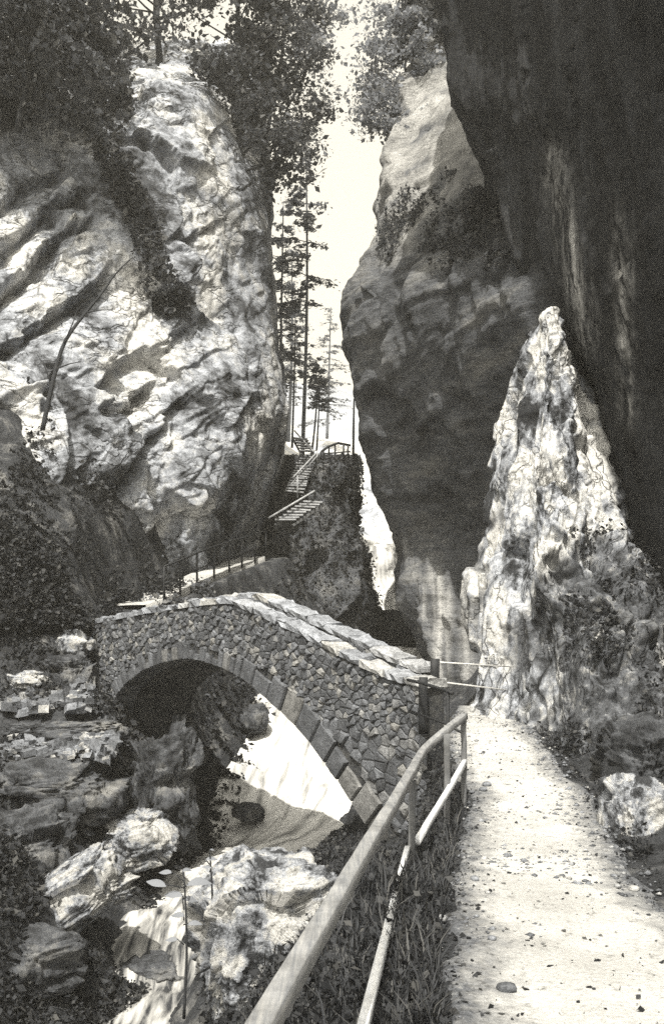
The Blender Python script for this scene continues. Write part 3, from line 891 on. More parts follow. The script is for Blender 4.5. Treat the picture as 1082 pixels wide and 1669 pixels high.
boulder('rock_shelf', 'dark flat rock shelf between the two rubble ledges', pix(95, 1196, 18.0), (2.1, 1.6, .6), 61, M_DARKB, 6, .2, 'rock', rough=1.2)
boulder('rock_shelf', 'broad dark rock shelf under the lower rubble ledge', pix(70, 1305, 16.6), (2.2, 1.5, 1.1), 62, M_DARKB, 6, .4, 'rock', rough=1.3)
boulder('rock_shelf', 'rough grey rock abutment carrying the far end of the bridge', pix(112, 1105, 18.9), (.95, 1.0, .9), 63, M_DARKB, 6, .1, 'rock', rough=1.3)
boulder('rock_shelf', 'steep dark rock step running down to the stream beside the pale slab', pix(40, 1400, 15.0), (1.7, 1.4, 1.5), 64, M_DARKB, 6, .8, 'rock', rough=1.3)
# rubble ledges on the left bank
def rubble(label, x0, x1, y0, y1, d0, d1, n, seed):
    rr = np.random.RandomState(seed)
    c = pix((x0 + x1) / 2, y1, (d0 + d1) / 2)
    root = empty('rubble_ledge', c)
    tag(root, label, 'rubble', 'rubble ledges on the left bank')
    vb, fb = boulder_verts(pix((x0 + x1) / 2 - 20, y1 + 14, (d0 + d1) / 2 + .5), ((x1 - x0) / F * d0 * 1.25, 1.6, 0.75), seed, 5, 0, .6)
    child('ledge', vb, fb, M_DARKB, root)
    for i in range(n):
        t = rr.rand()
        p = pix(x0 + (x1 - x0) * rr.rand(), y1 + (y0 - y1) * t + rr.randn() * 4 + 4, d0 + (d1 - d0) * t)
        z = .035 + .10 * rr.rand() ** 3
        v = np.array([(x, y, q) for x in (-1, 1) for y in (-1, 1) for q in (-1, 1)], float) * (.75 + .35 * rr.rand(8, 1)) + rr.randn(8, 3) * .10
        w = rr.rand() * 6.3; tl = rr.randn() * .35
        R_ = np.array([[math.cos(w), -math.sin(w), 0], [math.sin(w), math.cos(w), 0], [0, 0, 1]]) @ np.array([[math.cos(tl), 0, -math.sin(tl)], [0, 1, 0], [math.sin(tl), 0, math.cos(tl)]])
        v = (v * np.array([1.5, 1.1, .8]) * z / 2 * 1.5) @ R_.T + p
        child('stone', v, [(0, 1, 3, 2), (4, 6, 7, 5), (0, 4, 5, 1), (2, 3, 7, 6), (0, 2, 6, 4), (1, 5, 7, 3)], M_LOOSE, root, False)
rubble('upper ledge of pale rubble stones below the far end of the bridge', 5, 150, 1105, 1150, 17.8, 18.8, 285, 5)
rubble('lower ledge of pale rubble stones just above the dark bank', 5, 190, 1192, 1232, 16.6, 17.4, 285, 6)

# ------------------------------------------------------------------ the stone bridge
BR = np.array([(695 - 541) / F * 13.0, 13.0]); BL = np.array([(150 - 541) / F * 20.0, 20.0])
BD = (BL - BR) / np.hypot(*(BL - BR)); BN = np.array([BD[1], -BD[0]]); BW = 1.8     # BN points to the far side
def bproj(pts, off):
    O = BR + BN * off; out = []
    for x, y in pts:
        k = (x - CX) / F
        t = (k * O[1] - O[0]) / (BD[0] - k * BD[1])
        out.append((t, EYE - (y - HOR) / F * (O[1] + t * BD[1])))
    return np.array(out)
TOPN = bproj([(700, 1106), (640, 1093), (560, 1058), (500, 1027), (450, 1003), (400, 980), (375, 972), (320, 977), (250, 988), (200, 998), (150, 1008)], 0)
TOPF = np.r_[bproj([(710, 1082), (620, 1043), (560, 1015), (520, 998), (470, 975), (430, 966)], BW), [(7.5, 2.3), (9.6, 2.0)]]
ARCH = bproj([(178, 1215), (182, 1180), (195, 1130), (240, 1090), (300, 1073), (340, 1078), (390, 1100), (440, 1140), (500, 1200), (545, 1260), (600, 1345)], 0)
def smooth_interp(s, T_, n=200):
    d = catmull(T_, n)
    o = np.argsort(d[:, 0])
    return np.interp(s, d[o, 0], d[o, 1])
def ztn(s): return smooth_interp(s, TOPN)
def ztf(s): return smooth_interp(s, TOPF)
AC = catmull(ARCH, 160)                           # intrados, left foot to right foot
S_L, S_R = ARCH[0, 0], ARCH[-1, 0]
def zin(s): 
    o = np.argsort(AC[:, 0]); return np.interp(s, AC[o, 0], AC[o, 1])
def bpt(s, w, z):
    s, w, z = np.broadcast_arrays(np.asarray(s, float), np.asarray(w, float), np.asarray(z, float))
    return np.stack([BR[0] + BD[0] * s + BN[0] * w, BR[1] + BD[1] * s + BN[1] * w, z], -1)
S_END = 9.8
def deck_z(s):
    k = smooth(np.asarray(s, float), 0.3, 2.2)
    return 0.22 * (1 - k) + k * (np.minimum(ztn(s), ztf(s)) - .60)
bridge = empty('stone_bridge', tuple(bpt(0.2, 0.9, 0.0)))
tag(bridge, 'humpbacked rubble stone arch bridge over the white stream', 'bridge')

# core: mortar body, parapets and deck as one loft
ss = np.sort(np.r_[np.linspace(-0.02, S_END, 160), S_R - .004, S_R + .004, S_L - .004, S_L + .004])
sec = []
for s in ss:
    zt = ztn(s) - 0.12; zf = (ztf(s) - 0.12) if s > TOPF[0, 0] - .02 else float(deck_z(s))
    zd = float(deck_z(s))
    zb = zin(s) if S_R < s < S_L else -2.6
    zb = min(zb, zd - .12)
    sec.append(bpt(s, [0, 0, .31, .33, BW - .38, BW - .36, BW, BW], [zb, zt, zt, zd, zd, max(zf, zd + .01), max(zf, zd + .01), zb]))
sec = np.array(sec)
cf = []
n8 = 8
for i in range(len(sec) - 1):
    for j in range(n8):
        j2 = (j + 1) % n8
        cf.append((i * n8 + j, (i + 1) * n8 + j, (i + 1) * n8 + j2, i * n8 + j2))
cf.append(tuple(range(n8))); cf.append(tuple((len(sec) - 1) * n8 + j for j in range(n8))[::-1])
child('core', sec.reshape(-1, 3), cf, M_MORTAR, bridge, False)
# gravel deck a little above the core
sd = np.linspace(0.0, S_END - .02, 120); wd = np.linspace(.32, BW - .37, 12)
SD, WD = np.meshgrid(sd, wd, indexing='ij')
zd = deck_z(SD)
DP = bpt(SD, WD, zd + .02 + .02 * fbm(np.stack([SD, WD, SD * 0], -1), 3, 3))
child('deck', DP.reshape(-1, 3), grid_faces(*DP.shape[:2])[:, ::-1], M_DECK, bridge)

def clip(poly, n, c):
    """keep the side where dot(p, n) <= c"""
    out = []
    for i in range(len(poly)):
        a, b = poly[i], poly[(i + 1) % len(poly)]
        da, db = a @ n - c, b @ n - c
        if da <= 0: out.append(a)
        if (da < 0 < db) or (db < 0 < da):
            out.append(a + (b - a) * da / (da - db))
    return out

def stone_from_poly(poly, to3d, nrm, rr, bulge, joint=0.006):
    """a rubble stone: outline shrunk by the joint, sides sunk in the mortar, a bulging front"""
    P = np.array(poly)
    c = P.mean(0)
    L = np.linalg.norm(P - c, axis=1, keepdims=True)
    P = c + (P - c) * np.maximum(0.3, 1 - joint / (L + 1e-6))
    k = len(P)
    out = to3d(P) - nrm * 0.05
    midr = to3d(c + (P - c) * (0.99 + .03 * rr.randn(k, 1))) + nrm * (bulge * (.35 + .25 * rr.rand(k, 1)))
    inn = to3d(c + (P - c) * (0.66 + .12 * rr.rand(k, 1))) + nrm * (bulge * (.75 + .5 * rr.rand(k, 1)))
    cen = to3d(c[None]) + nrm * bulge * (.8 + .6 * rr.rand())
    V = np.vstack([out, midr, inn, cen])
    Fc = []
    for j in range(k):
        j2 = (j + 1) % k
        Fc.append((j, j2, k + j2, k + j)); Fc.append((k + j, k + j2, 2 * k + j2, 2 * k + j)); Fc.append((2 * k + j, 2 * k + j2, 3 * k))
    return V, Fc

def voronoi_cells(pts, R):
    cells = []
    for i, p in enumerate(pts):
        poly = [p + np.array(q) * R for q in ((-1, -1), (1, -1), (1, 1), (-1, 1))]
        dd = ((pts - p) ** 2).sum(1)
        for j in np.argsort(dd)[1:26]:
            if dd[j] > (2.9 * R) ** 2: break
            n = pts[j] - p; m = (pts[j] + p) / 2
            poly = clip(poly, n, m @ n)
            if len(poly) < 3: break
        cells.append(poly)
    return cells

def poly_area(p):
    p = np.array(p); x, y = p[:, 0], p[:, 1]
    return 0.5 * abs(np.dot(x, np.roll(y, -1)) - np.dot(y, np.roll(x, -1)))

rs = np.random.RandomState(11)
stones = []          # (area on the picture, verts, faces)
NR = np.array([-BN[0], -BN[1], 0.0])
RING = 0.40
def ring_at(s):
    return RING * (0.50 + .50 * (1 - smooth(s, 3.0, 4.6)))
pts = []
zrow = -2.0
while zrow < 2.4:
    sx = -0.1 + rs.rand() * .2
    while sx < S_END + .1:
        k = 0.92 - 0.015 * sx
        if sx < 2.6 and zrow < .4: k *= 1.5
        pts.append((sx + rs.randn() * .03, zrow + rs.randn() * .026))
        sx += (.09 + .13 * rs.rand()) * k
    zrow += .070 + .025 * rs.rand() + (0.04 if zrow < .3 else 0)
pts = np.array(pts)
keep = []
acs, acz = AC[:, 0], AC[:, 1]
def arch_near(p):
    dd = (acs - p[0]) ** 2 + (acz - p[1]) ** 2
    j = int(np.argmin(dd)); return j, math.sqrt(dd[j])
tang = np.gradient(AC, axis=0); tang /= np.linalg.norm(tang, axis=1, keepdims=True)
anorm = np.stack([-tang[:, 1], tang[:, 0]], 1)
if anorm[80, 1] < 0: anorm = -anorm               # pointing out of the opening
cells = voronoi_cells(pts, .30)
for p, poly in zip(pts, cells):
    if len(poly) < 3: continue
    s, z = p
    if s < -.02 or s > S_END or z > ztn(s) - .13: continue
    if z < -2.0 or (s < S_R and z < -1.8) or (s > S_L and z < -.7): continue
    j, dd = arch_near(p)
    inside = (S_R < s < S_L) and z < zin(s)
    if inside or (dd < ring_at(s) + .01 and (S_R - .4 < s < S_L + .3)): continue
    # trim at the coping, at the ring and at the ends
    e = .05
    a = np.array([s - e, ztn(s - e) - .125]); b = np.array([s + e, ztn(s + e) - .125]); t = b - a
    n = np.array([-t[1], t[0]]); n = n if n[1] > 0 else -n
    poly = clip(poly, n, a @ n)
    if dd < ring_at(s) + .35 and len(poly) > 2:
        n = -anorm[j]; q = AC[j] + anorm[j] * ring_at(s)
        poly = clip(poly, n, q @ n)
    if len(poly) > 2: poly = clip(poly, np.array([-1.0, 0]), 0.015)
    if len(poly) > 2: poly = clip(poly, np.array([1.0, 0]), S_END)
    if len(poly) < 3 or poly_area(poly) < .0016: continue
    # drop very short edges
    q = [poly[0]]
    for v in poly[1:]:
        if np.hypot(*(v - q[-1])) > .014: q.append(v)
    if len(q) < 3: continue
    V, Fc = stone_from_poly(q, lambda A: bpt(A[:, 0], 0.0, A[:, 1]), NR, rs, .010 + .045 * rs.rand() ** 1.5)
    Y = BR[1] + BD[1] * s
    stones.append((poly_area(q) / Y ** 2, V, Fc))
# inner side of the far parapet
ptf = []
for zr in np.arange(-.05, .66, .125):
    sx = 1.4 + rs.rand() * .2
    while sx < 6.8:
        ptf.append((sx + rs.randn() * .02, zr + rs.randn() * .02)); sx += .16 + .14 * rs.rand()
ptf = np.array(ptf)
for p, poly in zip(ptf, voronoi_cells(ptf, .3)):
    if len(poly) < 3: continue
    s, h = p
    if h < 0 or h > .49 or s < 1.36: continue
    for n, c in (((0, 1.0), .50), ((0, -1.0), .02), ((-1.0, 0), -1.33)):
        if len(poly) > 2: poly = clip(poly, np.array(n), c)
    if len(poly) < 3: continue
    V, Fc = stone_from_poly(poly, lambda A: bpt(A[:, 0], BW - .38, ztf(A[:, 0]) - .62 + A[:, 1]), NR, rs, .02 + .03 * rs.rand())
    stones.append((poly_area(poly) / (BR[1] + 1 + BD[1] * s) ** 2 * .8, V, Fc))
stones.sort(key=lambda t: -t[0])
for a_, V, Fc in stones[:300]:
    child('face_stone', V, Fc, M_STONE, bridge, False)
rv, rf, o_ = [], [], 0
for a_, V, Fc in stones[300:]:
    rv.append(V); rf += [tuple(i + o_ for i in f) for f in Fc]; o_ += len(V)
if rv:
    tag(child('small_face_stones', np.vstack(rv), rf, M_STONE, bridge, False), kind='stuff')

# arch stones (voussoirs), wedge shaped, proud of the rubble
al = np.cumsum(np.r_[0, np.hypot(*np.diff(AC, axis=0).T)])
pos = al[-1]; marks = [pos]
while pos > .2:
    s_here = np.interp(pos, al, AC[:, 0])
    pos -= (.32 + .14 * rs.rand()) * (1.0 if s_here < 3.9 else .42)
    marks.append(max(pos, 0))
def arch_pt(t, out):
    s, z = np.interp(t, al, AC[:, 0]), np.interp(t, al, AC[:, 1])
    nx, nz = np.interp(t, al, anorm[:, 0]), np.interp(t, al, anorm[:, 1])
    L = math.hypot(nx, nz)
    return np.array([s + nx / L * out, z + nz / L * out])
for t1, t0 in zip(marks[:-1], marks[1:]):
    if t1 - t0 < .1: continue
    tm = (t0 + t1) / 2
    sm = np.interp(tm, al, AC[:, 0])
    rg = ring_at(sm) * (1 + (.10 if sm < 3.9 else .25) * rs.randn())
    g = .012
    q = [arch_pt(t0 + g, -.015), arch_pt(tm, -.02), arch_pt(t1 - g, -.015), arch_pt(t1 - g, rg), arch_pt(tm, rg + .02 * rs.randn()), arch_pt(t0 + g, rg)]
    A = np.array(q); c = A.mean(0)
    fr = .035 + .03 * rs.rand()
    V = np.vstack([bpt(A[:, 0], .42, A[:, 1]), bpt(A[:, 0], -fr * .5, A[:, 1]),
                   bpt((c + (A - c) * .90)[:, 0], -fr - .012 * rs.rand(6), (c + (A - c) * .90)[:, 1]), bpt(c[0], -fr - .02 * rs.rand(), c[1])[None]])
    Fc = [tuple(range(6))[::-1]]
    for j in range(6):
        j2 = (j + 1) % 6
        for l in (0, 1): Fc.append((l * 6 + j, l * 6 + j2, (l + 1) * 6 + j2, (l + 1) * 6 + j))
        Fc.append((12 + j, 12 + j2, 18))
    child('arch_stone', V, Fc, M_ARCH, bridge, False)

# coping stones along both parapets
def coping(s0, s1, w0, w1, zf, rr):
    n = 5
    V = []; a = np.linspace(s0 + .012, s1 - .012, n)
    th = .065 + .035 * rr.rand(); j0, j1 = rr.randn(2) * .02
    ring = [(w0 + j0, -.02), (w0 + j0 - .01, th * .75), (w0 + .025, th), ((w0 + w1) / 2, th * 1.05), (w1 - .025, th), (w1 + j1 + .01, th * .75), (w1 + j1, -.02)]
    for i, s in enumerate(a):
        e = .93 if i in (0, n - 1) else 1.0
        for (w, h) in ring:
            V.append(bpt(s + rr.randn() * .012, w + rr.randn() * .018, zf(s) - .105 + h * e + rr.randn() * .018 * (h > 0)))
    k = len(ring); Fc = []
    for i in range(n - 1):
        for j in range(k):
            j2 = (j + 1) % k
            Fc.append((i * k + j, (i + 1) * k + j, (i + 1) * k + j2, i * k + j2))
    Fc.append(tuple(range(k))); Fc.append(tuple((n - 1) * k + j for j in range(k))[::-1])
    return np.array(V), Fc
s = -0.06
while s < S_END - .1:
    L = (.36 + .25 * rs.rand()) * (1 if s < 5 else .75)
    V, Fc = coping(s, min(s + L, S_END), -.04, .34, ztn, rs)
    child('coping_stone', V, Fc, M_CAP, bridge, False); s += L
s = TOPF[0, 0] - .02
while s < S_END - .1:
    L = (.36 + .28 * rs.rand())
    V, Fc = coping(s, min(s + L, S_END), BW - .41, BW + .02, ztf, rs)
    child('coping_stone', V, Fc, M_CAP, bridge, False); s += L

# ------------------------------------------------------------------ wooden handrail along the path
A_ = pix(692, 1222, 9.5); B_ = pix(477, 1590, 3.0)
dirn = (B_ - A_); 
rail_pts = [pix(757, 1167, 10.35), pix(728, 1190, 9.9), A_] + [A_ + dirn * t for t in (.25, .5, .75, 1.0, 1.28)]
hr = empty('wooden_handrail', (float(rail_pts[0][0]), 9.0, -0.1))
tag(hr, 'weathered wooden handrail on posts running up the stream side of the path', 'handrail')
V, Fc = beam(catmull(np.array(rail_pts), 40), .069, .07, wob=.0012, seed=1, round_=.16)
child('top_rail', V, Fc, M_WOOD, hr)
def rail_x(Y):
    R_ = np.array(rail_pts); o = np.argsort(R_[:, 1]); return np.interp(Y, R_[o, 1], R_[o, 0]), np.interp(Y, R_[o, 1], R_[o, 2])
V, Fc = beam([pix(757, 1242, 10.33), pix(728, 1292, 9.6), pix(679, 1372, 8.05)], .05, .06, wob=.0005, seed=2, n_per=3)
child('lower_rail', V, Fc, M_PLANK, hr)
x5, _ = rail_x(5.1); 
lo1 = pix(664, 1385, 7.95); lo2 = np.array([x5 + .02, 5.1, EYE - 590 / F * 5.1])
V, Fc = beam([lo1, lo2, lo2 + (lo2 - lo1) * .5], .05, .065, wob=.0005, seed=3, n_per=3)
child('lower_rail', V, Fc, M_PLANK, hr)
for px, pt, pb, d, r in [(755.5, 1172, 1335, 10.35, .027), (728, 1196, 1368, 9.75, .030), (671, 1272, 1450, 8.0, .028)]:
    a, b = pix(px, pb, d), pix(px, pt, d)
    V, Fc = beam([a, b], r * 2, r * 2.1, up=(0, 1, 0), wob=.003, seed=int(px), n_per=8)
    child('post', V, Fc, M_POST, hr)
for Y in (2.2,):
    x, z = rail_x(Y)
    g = gz1(x, Y)
    V, Fc = beam([(x, Y, min(g, -.3) - .1), (x, Y, z - .05)], .08, .085, up=(0, 1, 0), wob=.003, seed=int(Y * 9), n_per=8)
    child('post', V, Fc, M_POST, hr)

# iron rail leading from the bridge end to the handrail
br_ = empty('iron_railing', tuple(pix(694, 1190, 13.0)))
tag(br_, 'dark iron railing closing the gap between bridge parapet and handrail', 'railing')
V, Fc = tube([pix(664, 1108, 12.9), pix(690, 1114, 12.4), pix(730, 1127, 11.6), pix(737, 1130, 11.5)], .022, 6); child('top_rail', V, Fc, M_IRON, br_)
V, Fc = tube([pix(668, 1158, 12.9), pix(728, 1181, 11.6), pix(752, 1194, 10.5)], .014, 6); child('lower_rail', V, Fc, M_IRON, br_)
V, Fc = tube([pix(729.5, 1125, 11.6), pix(729.5, 1290, 11.6)], .021, 6); child('post', V, Fc, M_IRON, br_)
V, Fc = beam([pix(689, 1104, 12.75), pix(689, 1196, 12.75)], .11, .10, up=(0, 1, 0), n_per=4, wob=.003); child('post', V, Fc, M_IRON, br_)
gb = empty('barrier_rods', tuple(pix(706, 1140, 15.0)))
tag(gb, 'two pale iron rods strung from the bridge end across to the rock', 'barrier')
V, Fc = tube([pix(711, 1079, 14.6), pix(837, 1087, 15.6)], .013, 6); child('rod', V, Fc, M_ROD, gb)
V, Fc = tube([pix(714, 1111, 14.6), pix(836, 1126, 15.6)], .013, 6); child('rod', V, Fc, M_ROD, gb)
V, Fc = beam([pix(708, 1074, 14.65), pix(708, 1165, 14.65)], .13, .12, up=(0, 1, 0), n_per=4, wob=.003); child('post', V, Fc, M_IRON, gb)

# ------------------------------------------------------------------ upper path, stairs and look-out
up_c = UPC[:6]
up = catmull(np.array(up_c), 60)
side = np.array([-0.75, 0.55, 0.0])
w_ = np.linspace(0, 1, 10)
UP = up[:, None] + side[None, None] * (w_[None, :, None] * 1.25) + np.array([0, 0, .02])
UP[..., 2] += fbm(UP, 2.0, 3) * .04
UPb = np.concatenate([UP[:, :1] + np.array([0, 0, -.22]), UP, UP[:, -1:] + np.array([0, 0, -.5])], 1)
tag(link_mesh('path', UPb.reshape(-1, 3), grid_faces(*UPb.shape[:2]), M_PATH), kind='structure')
ur = empty('path_railing', tuple(up_c[0]))
tag(ur, 'thin dark railing along the path climbing behind the bridge', 'railing')
ft = np.linspace(.16, 1.0, 8)
pp = catmull(np.array(up_c), 201)
tops, mids = [], []
for t in ft:
    p = pp[int(t * 200)] + np.array([.02, 0, -.05])
    h = .82
    V, Fc = tube([p, p + np.array([0, 0, h])], .030, 6); child('post', V, Fc, M_IRON, ur)
    tops.append(p + np.array([0, 0, h])); mids.append(p + np.array([0, 0, h * .5]))
V, Fc = tube(np.array(tops), .024, 6); child('top_rail', V, Fc, M_IRON, ur)
V, Fc = tube(np.array(mids), .016, 6); child('lower_rail', V, Fc, M_IRON, ur)

def stairs(label, a, b, n, wid_vec, rails):
    root = empty('staircase', tuple(a))
    tag(root, label, 'stairs')
    for i in range(n):
        p = a + (b - a) * (i + .5) / n
        q = p + wid_vec
        rr = np.random.RandomState(i + int(abs(a[0]) * 10))
        V, Fc = beam([p + rr.randn(3) * .01, q + rr.randn(3) * .015], .20, .05, wob=.004, seed=i); child('step', V, Fc, M_STEP, root, False)
    for off in (0.06, .94):
        V, Fc = beam([a + wid_vec * off - np.array([0, 0, .12]), b + wid_vec * off - np.array([0, 0, .12])], .05, .08, n_per=3); child('stringer', V, Fc, M_POST, root, False)
    for name, p, q, r, m in rails:
        V, Fc = tube([p, q], r, 6); child(name, V, Fc, m, root)
    return root
s1a, s1b = pix(446, 850, 29.8), pix(498, 815, 30.3)
stairs('short lower flight of timber steps at the foot of the mound', s1a, s1b, 8, np.array([.62, -.1, -.02]),
       [('hand_rail', pix(437, 845, 29.5), pix(513, 800, 30.0), .035, M_STEP)])
s2a, s2b = pix(464, 802, 31.2), pix(487, 742, 33.2)
stairs('upper flight of timber steps climbing along the cliff to the look-out', s2a, s2b, 15, np.array([.58, .1, -.02]),
       [('hand_rail', pix(478, 778, 31.0), pix(517, 737, 32.6), .026, M_STEP), ('hand_rail', pix(474, 790, 31.0), pix(519, 741, 32.6), .022, M_STEP), ('post', pix(485, 812, 31.0), pix(485, 775, 31.0), .025, M_STEP), ('post', pix(517, 755, 32.5), pix(517, 734, 32.5), .025, M_STEP)])
s3a, s3b = pix(490, 736, 34.0), pix(477, 712, 35.6)
stairs('last few timber steps above the look-out beside the tall trunks', s3a, s3b, 6, np.array([.5, .1, 0]),
       [('hand_rail', pix(480, 702, 34.6), pix(512, 737, 33.4), .028, M_STEP)])
lo = empty('lookout_railing', tuple(pix(548, 744, 33.2)))
tag(lo, 'timber look-out railing with a peaked top rail on the mound', 'railing')
TP = [(524, 736), (535, 728), (551, 722), (571, 726)]
tps3 = [pix(x, y, 33.0 + (x - 548) * .01) for x, y in TP]
V, Fc = tube(tps3, .045, 6); child('top_rail', V, Fc, M_IRON, lo)
V, Fc = tube([pix(524, 740, 33), pix(571, 736, 33)], .025, 6); child('lower_rail', V, Fc, M_IRON, lo)
for x in (523, 527, 536, 546, 560, 567):
    yt = np.interp(x, [p[0] for p in TP], [p[1] for p in TP]) 
    V, Fc = tube([pix(x, 750, 33.0), pix(x, yt, 33.0)], .034, 6); child('post', V, Fc, M_IRON, lo)
fp = link_mesh('pole', *tube([pix(575.5, 752, 33.2), pix(576, 700, 33.2), pix(577, 650, 33.2)], [.045, .04, .03], 8), M_BARK)
tag(fp, 'thin upright pole standing on the mound beside the look-out railing', 'pole')

# ------------------------------------------------------------------ foliage
def leaf_quads(C, size, rr, flat=0.0, elong=1.6, up=None):
    """small bent leaves, two triangles each, at the centres C"""
    n = len(C)
    a = rr.randn(n, 3); a[:, 2] *= (1 - flat); a /= np.linalg.norm(a, axis=1, keepdims=True) + 1e-9
    b = rr.randn(n, 3); b[:, 2] *= (1 - flat)
    b -= (b * a).sum(1, keepdims=True) * a; b /= np.linalg.norm(b, axis=1, keepdims=True) + 1e-9
    nrm = np.cross(a, b)
    s = (size * (.5 + 1.7 * rr.rand(n) ** 3))[:, None]
    V = np.stack([C - a * s * elong / 2, C + b * s / 2 + nrm * s * .12, C + a * s * elong / 2, C - b * s / 2 + nrm * s * .12], 1)
    return V.reshape(-1, 3), np.arange(4 * n).reshape(n, 4)

def clump_points(centers, radii, n, rr):
    k = rr.randint(0, len(centers), n)
    d = rr.randn(n, 3); d /= np.linalg.norm(d, axis=1, keepdims=True)
    r = rr.rand(n) ** .45
    return centers[k] + d * r[:, None] * radii[k]

def branchy(base, top, r0, rr, limbs, llen, droop=0.0, wob=.15, lo=.35):
    """trunk and limbs in one mesh; returns the geometry and the limb tips"""
    base = np.asarray(base, float); top = np.asarray(top, float)
    n = 10
    T_ = np.linspace(0, 1, n)[:, None]
    P = base + (top - base) * T_ + np.cumsum(rr.randn(n, 3) * wob * .3, 0) * np.array([1, 1, .2])
    P[0] = base
    V, Fc = tube(P, np.linspace(r0, r0 * .25, n), 7)
    VV, FF, o = [V], [*Fc], len(V)
    tips = []
    for i in range(limbs):
        t = lo + (1 - lo) * (i + rr.rand()) / limbs
        k = t * (n - 1); j = int(min(k, n - 2))
        st = P[j] + (P[j + 1] - P[j]) * (k - j)
        w = rr.rand() * 2 * math.pi
        L = llen * (.6 + .6 * rr.rand()) * (1.15 - .7 * t)
        dv = np.array([math.cos(w), math.sin(w), .25 - droop + .25 * rr.randn()])
        mid = st + dv * L * .5 + rr.randn(3) * .08 * L
        en = st + dv * L + np.array([0, 0, -droop * L * .4])
        Q = catmull(np.array([st, mid, en]), 6)
        V, Fc = tube(Q, np.linspace(r0 * .35 * (1.2 - t), r0 * .06, 6), 5, False)
        VV.append(V); FF += [tuple(q + o for q in f) for f in Fc]; o += len(V)
        tips += [Q[3], Q[4], Q[5]]
    return np.vstack(VV), FF, np.array(tips)

def tree(name, label, base, top, r0, seed, limbs, llen, nleaf, lsize, mat, clump=.5, droop=0.0, group=None, lo=.35, bark=None, flat=.2, cz=.7):
    rr = np.random.RandomState(seed)
    root = empty(name, tuple(base))
    tag(root, label, 'tree', group)
    V, Fc, tips = branchy(base, top, r0, rr, limbs, llen, droop, lo=lo)
    child('trunk', V, Fc, bark or M_BARK, root)
    C = clump_points(tips, np.outer(clump * (.5 + rr.rand(len(tips))), [1, 1, cz]), nleaf, rr)
    V, Fc = leaf_quads(C, np.full(nleaf, lsize), rr, flat)
    child('crown', V, Fc, mat, root, False)
    return root

# trees on the cliff top and ledges
tree('beech_tree', 'leafy dark tree hanging over the shaded upper left ledge', pix(30, 215, 24.5), pix(60, -80, 24.0), .10, 1, 26, 2.0, 24000, .085, M_LEAFM, .75, .0, lo=.2)
tree('beech_tree', 'dense dark tree rising behind the ledge, its crown filling the corner of sky', pix(95, 160, 29), pix(85, -190, 29), .15, 2, 30, 3.2, 13000, .10, M_LEAF, .7, .05, lo=.12)
tree('beech_tree', 'broad thin-crowned tree on the cliff top with sky showing through', pix(265, 150, 33), pix(240, -190, 33), .13, 3, 26, 3.4, 8000, .10, M_LEAF, .62, .08, lo=.25)
tree('beech_tree', 'dark tree standing at the shoulder of the pale cliff above the gap', pix(392, 300, 31.0), pix(385, -170, 30.5), .13, 4, 36, 2.2, 20000, .085, M_LEAF, .75, .18, lo=.0)
tree('beech_tree', 'light loose tree leaning from the cliff shoulder out over the gap', pix(425, 275, 31.5), pix(500, -80, 31.5), .08, 5, 28, 2.0, 10000, .08, M_LEAFM, .6, .25, lo=.05)
tree('beech_tree', 'feathery pale tree hanging over the gap from the cliff shoulder', pix(440, 250, 32.5), pix(545, 20, 32.5), .05, 15, 26, 1.7, 5200, .075, M_LEAFP, .5, .3, lo=.05)
tree('scrub_tree', 'feathery pale tree on the bare head of the middle cliff', pix(672, 190, 30.5), pix(650, 20, 30.5), .06, 16, 26, 1.5, 6500, .075, M_LEAFP, .5, .1, lo=.05)
tree('scrub_tree', 'second feathery pale tree at the outer edge of the middle cliff head', pix(640, 240, 29.5), pix(618, 130, 29.5), .04, 17, 18, .9, 2600, .07, M_LEAFP, .35, .1, lo=.05)
tree('scrub_tree', 'small pale tree on top of the middle cliff', pix(690, 130, 31), pix(690, -10, 31), .07, 6, 18, 1.3, 3200, .10, M_LEAFM, .4, .1)
tree('scrub_bush', 'dark bush growing on the ledge of the middle cliff', pix(775, 420, 21.2), pix(785, 330, 21.4), .04, 7, 20, .7, 4500, .055, M_LEAF, .3, .05, lo=.1)

# firs beyond the look-out
def fir(label, px, yb, yt, d, seed, r0, blen, dens, bare=.4, group='firs beyond the look-out'):
    rr = np.random.RandomState(seed)
    base, top = pix(px, yb, d), pix(px + 6, yt, d)
    root = empty('fir_tree', tuple(base))
    tag(root, label, 'tree', group)
    P = catmull(np.array([base, (base + top) / 2 + rr.randn(3) * .06, top]), 12)
    V, Fc = tube(P, np.linspace(r0, r0 * .2, 12), 7)
    VV, FF, o = [V], [*Fc], len(V)
    H = np.linalg.norm(top - base)
    cen = []
    z = bare
    while z < 1.0:
        st = base + (top - base) * z
        for _ in range(3):
            w = rr.rand() * 2 * math.pi
            L = blen * (1.15 - z) / (1.15 - bare) * (.5 + .7 * rr.rand())
            en = st + np.array([math.cos(w) * L, math.sin(w) * L, -.18 * L + .1 * rr.randn()])
            Q = catmull(np.array([st, (st + en) / 2 + np.array([0, 0, .06 * L]), en]), 5)
            V, Fc = tube(Q, np.linspace(r0 * .22, r0 * .05, 5), 4, False)
            VV.append(V); FF += [tuple(q + o for q in f) for f in Fc]; o += len(V)
            m = int(dens * L)
            t = .25 + .75 * rr.rand(m, 1)
            cen.append(st + (en - st) * t + rr.randn(m, 3) * np.array([.13, .13, .05]) * (.4 + t))
        z += .028 + .03 * rr.rand()
    child('trunk', np.vstack(VV), FF, M_BARKP, root)
    C = np.vstack(cen)
    V, Fc = leaf_quads(C, np.full(len(C), .085), rr, .7, 2.2)
    child('crown', V, Fc, M_NEEDLE, root, False)
